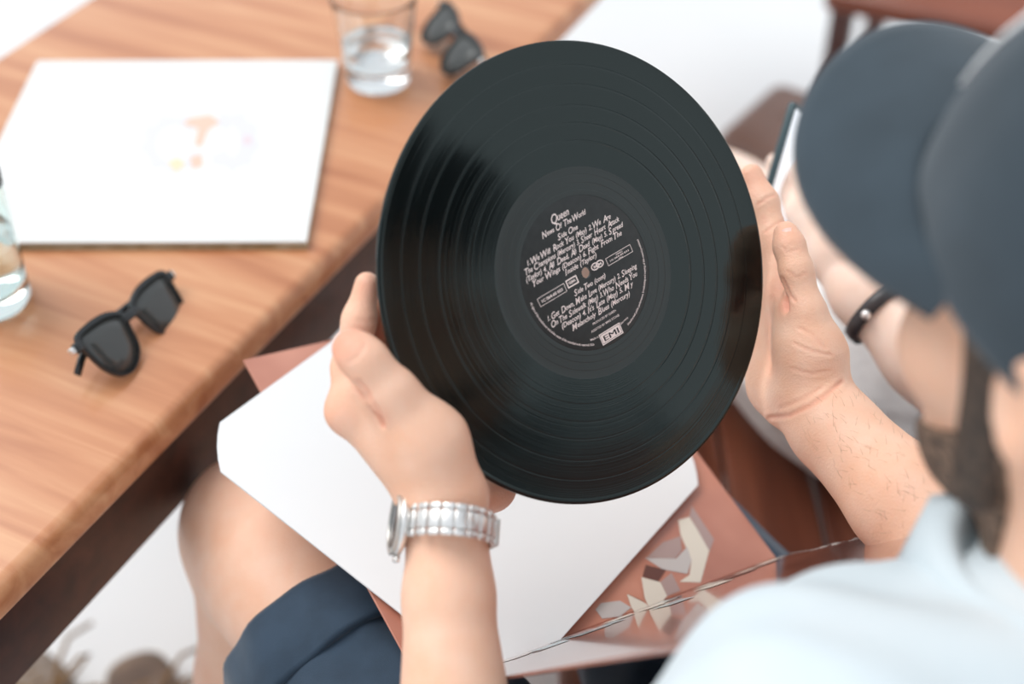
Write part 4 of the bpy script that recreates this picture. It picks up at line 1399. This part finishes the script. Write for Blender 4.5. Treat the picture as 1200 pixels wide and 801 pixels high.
# ------------------------------------------------------------------ wristwatch on the left wrist
wc = A3(521, 619, 0.861)
wa = (WL - EL); wa /= np.linalg.norm(wa)
wd = V(-1, 0, 0) + V(0, -0.30, 0.10); wd = wd - wa * (wd @ wa); wd /= np.linalg.norm(wd)     # back of the wrist, towards the watch head
tilt = 0.16
wz = np.cross(wd, wa)                       # depth direction
wa2 = wa * math.cos(tilt) + wd * math.sin(-tilt); wd2 = np.cross(wa2, wz); wd2 /= np.linalg.norm(wd2)
if wd2 @ wd < 0: wd2 = -wd2
wz2 = np.cross(wd2, wa2)
watch = empty('wristwatch', mat=frame(Vector(wd2), Vector(wz2), Vector(wa2) * -1 if False else Vector(np.cross(wd2, wz2)), Vector(wc)))
tag(watch, 'silver steel wristwatch with link bracelet on the nearer wrist', 'watch')
ra, rb = 0.0275, 0.0385
def ringpt(a):
    return Vector((ra * math.cos(a) - 0.0015, rb * math.sin(a), 0)), Vector((math.cos(a) / ra, math.sin(a) / rb, 0)).normalized()
link_me = {}
nl = 20
for i in range(nl):
    a = math.radians(27) + (2 * math.pi - math.radians(54)) * i / (nl - 1)
    p, n_ = ringpt(a)
    t_ = Vector((0, 0, 1)).cross(n_)
    fr_ = abs(i - (nl - 1) / 2) / ((nl - 1) / 2)
    wdt = 0.0185 + 0.0015 * fr_
    if 9 <= i <= 10:
        continue
    bm = box_bm(0.0032, 0.0082, wdt * 0.56, 0.0011, 2)
    box_bm(0.0028, 0.0078, wdt * 0.21, 0.0011, 2, (0, 0, wdt * 0.39), bm)
    box_bm(0.0028, 0.0078, wdt * 0.21, 0.0011, 2, (0, 0, -wdt * 0.39), bm)
    obj('link', bm, M['steel'], watch, mtx=frame(n_, t_, Vector((0, 0, 1)), p))
p, n_ = ringpt(math.pi)
obj('clasp', box_bm(0.0045, 0.020, 0.0165, 0.001, 2), M['steel2'], watch, mtx=frame(n_, Vector((0, 0, 1)).cross(n_), Vector((0, 0, 1)), p + n_ * 0.001))
obj('clasp_blade', box_bm(0.0012, 0.018, 0.014, 0.0004, 1), M['bronze'], watch, mtx=frame(n_, Vector((0, 0, 1)).cross(n_), Vector((0, 0, 1)), p - n_ * 0.0025))
p, n_ = ringpt(0)
hm = frame(Vector((0, 0, 1)), Vector((0, 1, 0)), Vector((-1, 0, 0)) * -1, p)
# watch head: axis along +x (back of the wrist)
hm = frame(Vector((0, 1, 0)), Vector((0, 0, 1)), Vector((0.68, 0, 0)), p - Vector((0.0005, 0, 0)))
obj('case', lathe_bm([(0, -0.002), (0.016, -0.002), (0.0190, 0.0), (0.0195, 0.003), (0.0192, 0.0065), (0.0175, 0.0068), (0, 0.0068)], 48), M['steel'], watch, mtx=hm)
bm = bmesh.new()
N = 60
rings = []
for r, z, kn_ in ((0.0172, 0.0065, 0), (0.0196, 0.0066, 1), (0.0197, 0.0088, 1), (0.0178, 0.0098, 0), (0.0160, 0.0094, 0)):
    rings.append([bm.verts.new(((r - (0.0006 if kn_ and i % 2 else 0)) * math.cos(2 * math.pi * i / N), (r - (0.0006 if kn_ and i % 2 else 0)) * math.sin(2 * math.pi * i / N), z)) for i in range(N)])
for a, b in zip(rings, rings[1:] + rings[:1]):
    for i in range(N):
        bm.faces.new((a[i], a[(i + 1) % N], b[(i + 1) % N], b[i]))
obj('bezel', bm, M['steel2'], watch, mtx=hm)
obj('dial', lathe_bm([(0, 0.0082), (0.0162, 0.0082), (0.0162, 0.0075)], 40), M['black'], watch, mtx=hm)
obj('crown', lathe_bm([(0, 0.0), (0.003, 0.0), (0.0032, 0.003), (0.0028, 0.004), (0, 0.004)], 16), M['steel'], watch, mtx=hm @ Matrix.Translation((0, 0.0194, 0.003)) @ Matrix.Rotation(-math.pi / 2, 4, 'X'))

# ------------------------------------------------------------------ the second person, seated beyond
wom = empty('person', (0.42, 0.98, 0.0))
tag(wom, 'fair-skinned person in white linen clothes seated beyond, holding a phone', 'person')
def wobj(name, vf, m, label=None):
    v, f = vf
    o = obj(name, npmesh(name, v - np.array(wom.location), f), m, wom)
    if label: o['label'] = label
    return o
gHR = V(0.475, 1.078, 0.560); gHL = V(0.335, 1.045, 0.560)
gKR = V(0.222, 1.335, 0.560); gKL = V(0.100, 1.325, 0.565)
gF = V(-0.35, 0.93, 0); gR = V(0.93, 0.35, 0)
gPEL = (gHR + gHL) / 2 + V(0.03, -0.02, 0.03)
gNB = V(0.560, 0.920, 1.065)
gSL = gNB - gR * 0.155 - V(0, 0, 0.03); gSR = gNB + gR * 0.155 - V(0, 0, 0.03)
gEL = A3(1165, 490, 1.11); gWL = A3(1016, 342, 1.165)
gER = V(0.66, 1.12, 0.78); gWR = V(0.46, 1.20, 0.70)
def wbody():
    f = Field(0.025)
    f.cone(gHR, gHL, 0.095, 0.095)
    mid = (gPEL + gNB) / 2 - V(0, 0, 0.03)
    f.chain([gPEL, mid, gNB - V(0, 0, 0.10)], [0.110, 0.092, 0.090], 0.05)
    for s, S in ((-1, gSL), (1, gSR)):
        f.cone(gNB - V(0, 0, 0.03), S, 0.040, 0.045, 0.04)
    f.chain([gNB - V(0, 0, 0.05), gNB + V(0, 0, 0.03), gNB + V(-0.01, 0.02, 0.10)], [0.065, 0.052, 0.050], 0.03)
    for H_, K_, A_, T_ in ((gHR, gKR, V(0.26, 1.44, 0.085), V(0.18, 1.60, 0.03)), (gHL, gKL, V(0.13, 1.37, 0.085), V(0.05, 1.54, 0.03))):
        th = K_ - H_
        f.chain([H_, H_ + th * 0.5, H_ + th * 0.9, K_], [0.088, 0.072, 0.056, 0.053], 0.03)
        sh = A_ - K_
        f.chain([K_, K_ + sh * 0.3 + V(0.0, -0.015, 0), K_ + sh * 0.75, A_], [0.050, 0.052, 0.038, 0.033], 0.03)
        f.chain([A_ + V(0.01, -0.03, -0.045), A_ + V(-0.01, 0.03, -0.03), T_], [0.028, 0.031, 0.020], 0.02)
    f.chain([gSL, (gSL + gEL) / 2, gEL], [0.046, 0.040, 0.036], 0.03)
    f.chain([gSR, (gSR + gER) / 2, gER], [0.046, 0.040, 0.036], 0.03)
    f.chain([gER, (gER + gWR) / 2, gWR], [0.036, 0.034, 0.024], 0.02)
    # resting right hand
    d = gWR - gER; d /= np.linalg.norm(d); sd = np.cross(d, V(0, 0, 1)); sd /= np.linalg.norm(sd)
    for k, o_ in enumerate((-0.024, -0.008, 0.008, 0.024)):
        kn = gWR + d * 0.085 + sd * o_
        f.cone(gWR + sd * o_ * 0.6, kn, 0.014, 0.011, 0.012)
        f.chain([kn, kn + d * 0.04 + V(0, 0, -0.006), kn + d * 0.068 + V(0, 0, -0.022)], [0.010, 0.0085, 0.007], 0.005)
    f.chain([gWR + sd * -0.01, gWR + d * 0.04 - sd * 0.035, gWR + d * 0.07 - sd * 0.045], [0.014, 0.011, 0.008], 0.008)
    # head
    hc = gNB + V(-0.02, 0.05, 0.20)
    f.ell(hc + V(0, -0.01, 0.02), (0.074, 0.092, 0.092), k=0.03)
    f.ell(hc + gF * 0.03 - V(0, 0, 0.05), (0.056, 0.060, 0.065), k=0.03)
    f.cone(hc + gF * 0.095 + V(0, 0, 0.0), hc + gF * 0.112 - V(0, 0, 0.028), 0.007, 0.010, 0.010)
    f.ell(hc + gF * 0.085 - V(0, 0, 0.058), (0.016, 0.016, 0.006), k=0.008)
    for s in (-1, 1):
        f.ell(hc + gR * s * 0.075 - V(0, 0, 0.005), (0.012, 0.014, 0.028), k=0.008)
    return f.mesh(0.0046)
def wforearm():
    f = Field(0.014)
    f.chain([gEL, gEL * 0.5 + gWL * 0.5, gWL], [0.038, 0.036, 0.0285], 0.015)
    pw = A3(985, 296, 1.185)
    f.chain([gWL, pw], [0.0275, 0.026], 0.015)
    kn = [A3(938, 250, 1.225), A3(952, 240, 1.215), A3(964, 236, 1.200), A3(974, 240, 1.185)]
    for q in kn:
        f.cone(pw, q, 0.020, 0.0125, 0.014)
    tips = [[A3(918, 212, 1.245), A3(908, 190, 1.25)], [A3(940, 205, 1.23), A3(948, 186, 1.225)], [A3(960, 204, 1.21), A3(968, 188, 1.205)], [A3(976, 212, 1.19), A3(984, 200, 1.185)]]
    for q, t in zip(kn, tips):
        f.chain([q] + t, [0.0115, 0.0095, 0.0080], 0.006)
    f.chain([A3(990, 285, 1.165), A3(985, 250, 1.155), A3(975, 222, 1.165)], [0.016, 0.012, 0.009], 0.010)
    return f.mesh(0.0024)
wobj('body', join_np(wbody(), wforearm()), M['skin2'])
def wcloth():
    f = Field(0.03)
    f.cone(gHR, gHL, 0.100, 0.100)
    mid = (gPEL + gNB) / 2 - V(0, 0, 0.03)
    f.chain([gPEL, mid, gNB - V(0, 0, 0.10)], [0.126, 0.108, 0.104], 0.05)
    for S in (gSL, gSR):
        f.cone(gNB - V(0, 0, 0.045), S, 0.048, 0.055, 0.05)
    f.chain([gSL, gSL * 0.6 + gEL * 0.4], [0.060, 0.060], 0.03)
    f.chain([gSR, gSR * 0.6 + gER * 0.4], [0.060, 0.060], 0.03)
    for H_, K_ in ((gHR, gKR), (gHL, gKL)):
        th = K_ - H_
        f.chain([H_, H_ + th * 0.42], [0.098, 0.086], 0.03)
    dl = gKL - gHL
    return f.mesh(0.0046, warp=wrinkle(0.0045, 60, 1.1), cut=[(gHL + dl * 0.26, dl), (gNB + V(0, 0, 0.01), V(-0.1, 0.3, 1))])
wobj('clothes', wcloth(), M['linen'], 'crumpled white linen clothes')
def whair():
    f = Field(0.02)
    hc = gNB + V(-0.02, 0.05, 0.20)
    f.ell(hc - gF * 0.015 + V(0, 0, 0.03), (0.084, 0.096, 0.096))
    f.cone(hc - gF * 0.05, hc - gF * 0.06 - V(0, 0, 0.14), 0.060, 0.045, 0.03)
    return f.mesh(0.0046, cut=[(hc + gF * 0.045 + V(0, 0, 0.05), gF + V(0, 0, -0.3))])
wobj('hair', whair(), M['hair'])

# bracelet and phone
ba = gWL - gEL; ba /= np.linalg.norm(ba)
bc = A3(1034, 362, 1.158)
bx = np.cross(ba, V(0, 0, 1)); bx /= np.linalg.norm(bx); bz = np.cross(bx, ba)
brace = empty('bracelet', mat=frame(Vector(bx), Vector(bz), Vector(np.cross(bx, bz)), Vector(bc)))
tag(brace, 'black leather bracelet with a small pearly bead on the far wrist', 'bracelet')
M['strap'] = mat('black leather strap', (0.035, 0.030, 0.032), 0.4)
obj('band', lathe_bm([(0.0335, -0.006), (0.0352, -0.0055), (0.0358, 0), (0.0352, 0.0055), (0.0335, 0.006), (0.0328, 0)], 48, closed=True), M['strap'], brace)
bm = bmesh.new(); bmesh.ops.create_uvsphere(bm, u_segments=16, v_segments=10, radius=0.0042)
pb = A3(1019, 372, 1.127)
lp = brace.matrix_world.inverted() @ Vector(pb)
ang = math.atan2(lp.y, lp.x)
bmesh.ops.translate(bm, vec=(0.0375 * math.cos(ang), 0.0375 * math.sin(ang), 0.003), verts=bm.verts)
obj('bead', bm, M['steel'], brace)

pc = A3(920, 222, 1.25)
pup = Vector((0.26, 0.55, 0.75)).normalized()
pn_ = Vector((0.80, -0.42, 0.35)); pn_ = (pn_ - pup * pn_.dot(pup)).normalized()
px_ = pup.cross(pn_)
phone = empty('phone', mat=frame(px_, pup, pn_, Vector(pc)))
tag(phone, 'slim dark phone with lit screen held in the far hand', 'phone')
obj('phone_body', box_bm(0.070, 0.143, 0.0080, 0.0030, 3), M['phone'], phone)
obj('screen', box_bm(0.064, 0.132, 0.0006, 0.0002, 1, (0, 0, 0.0041)), M['screen'], phone)
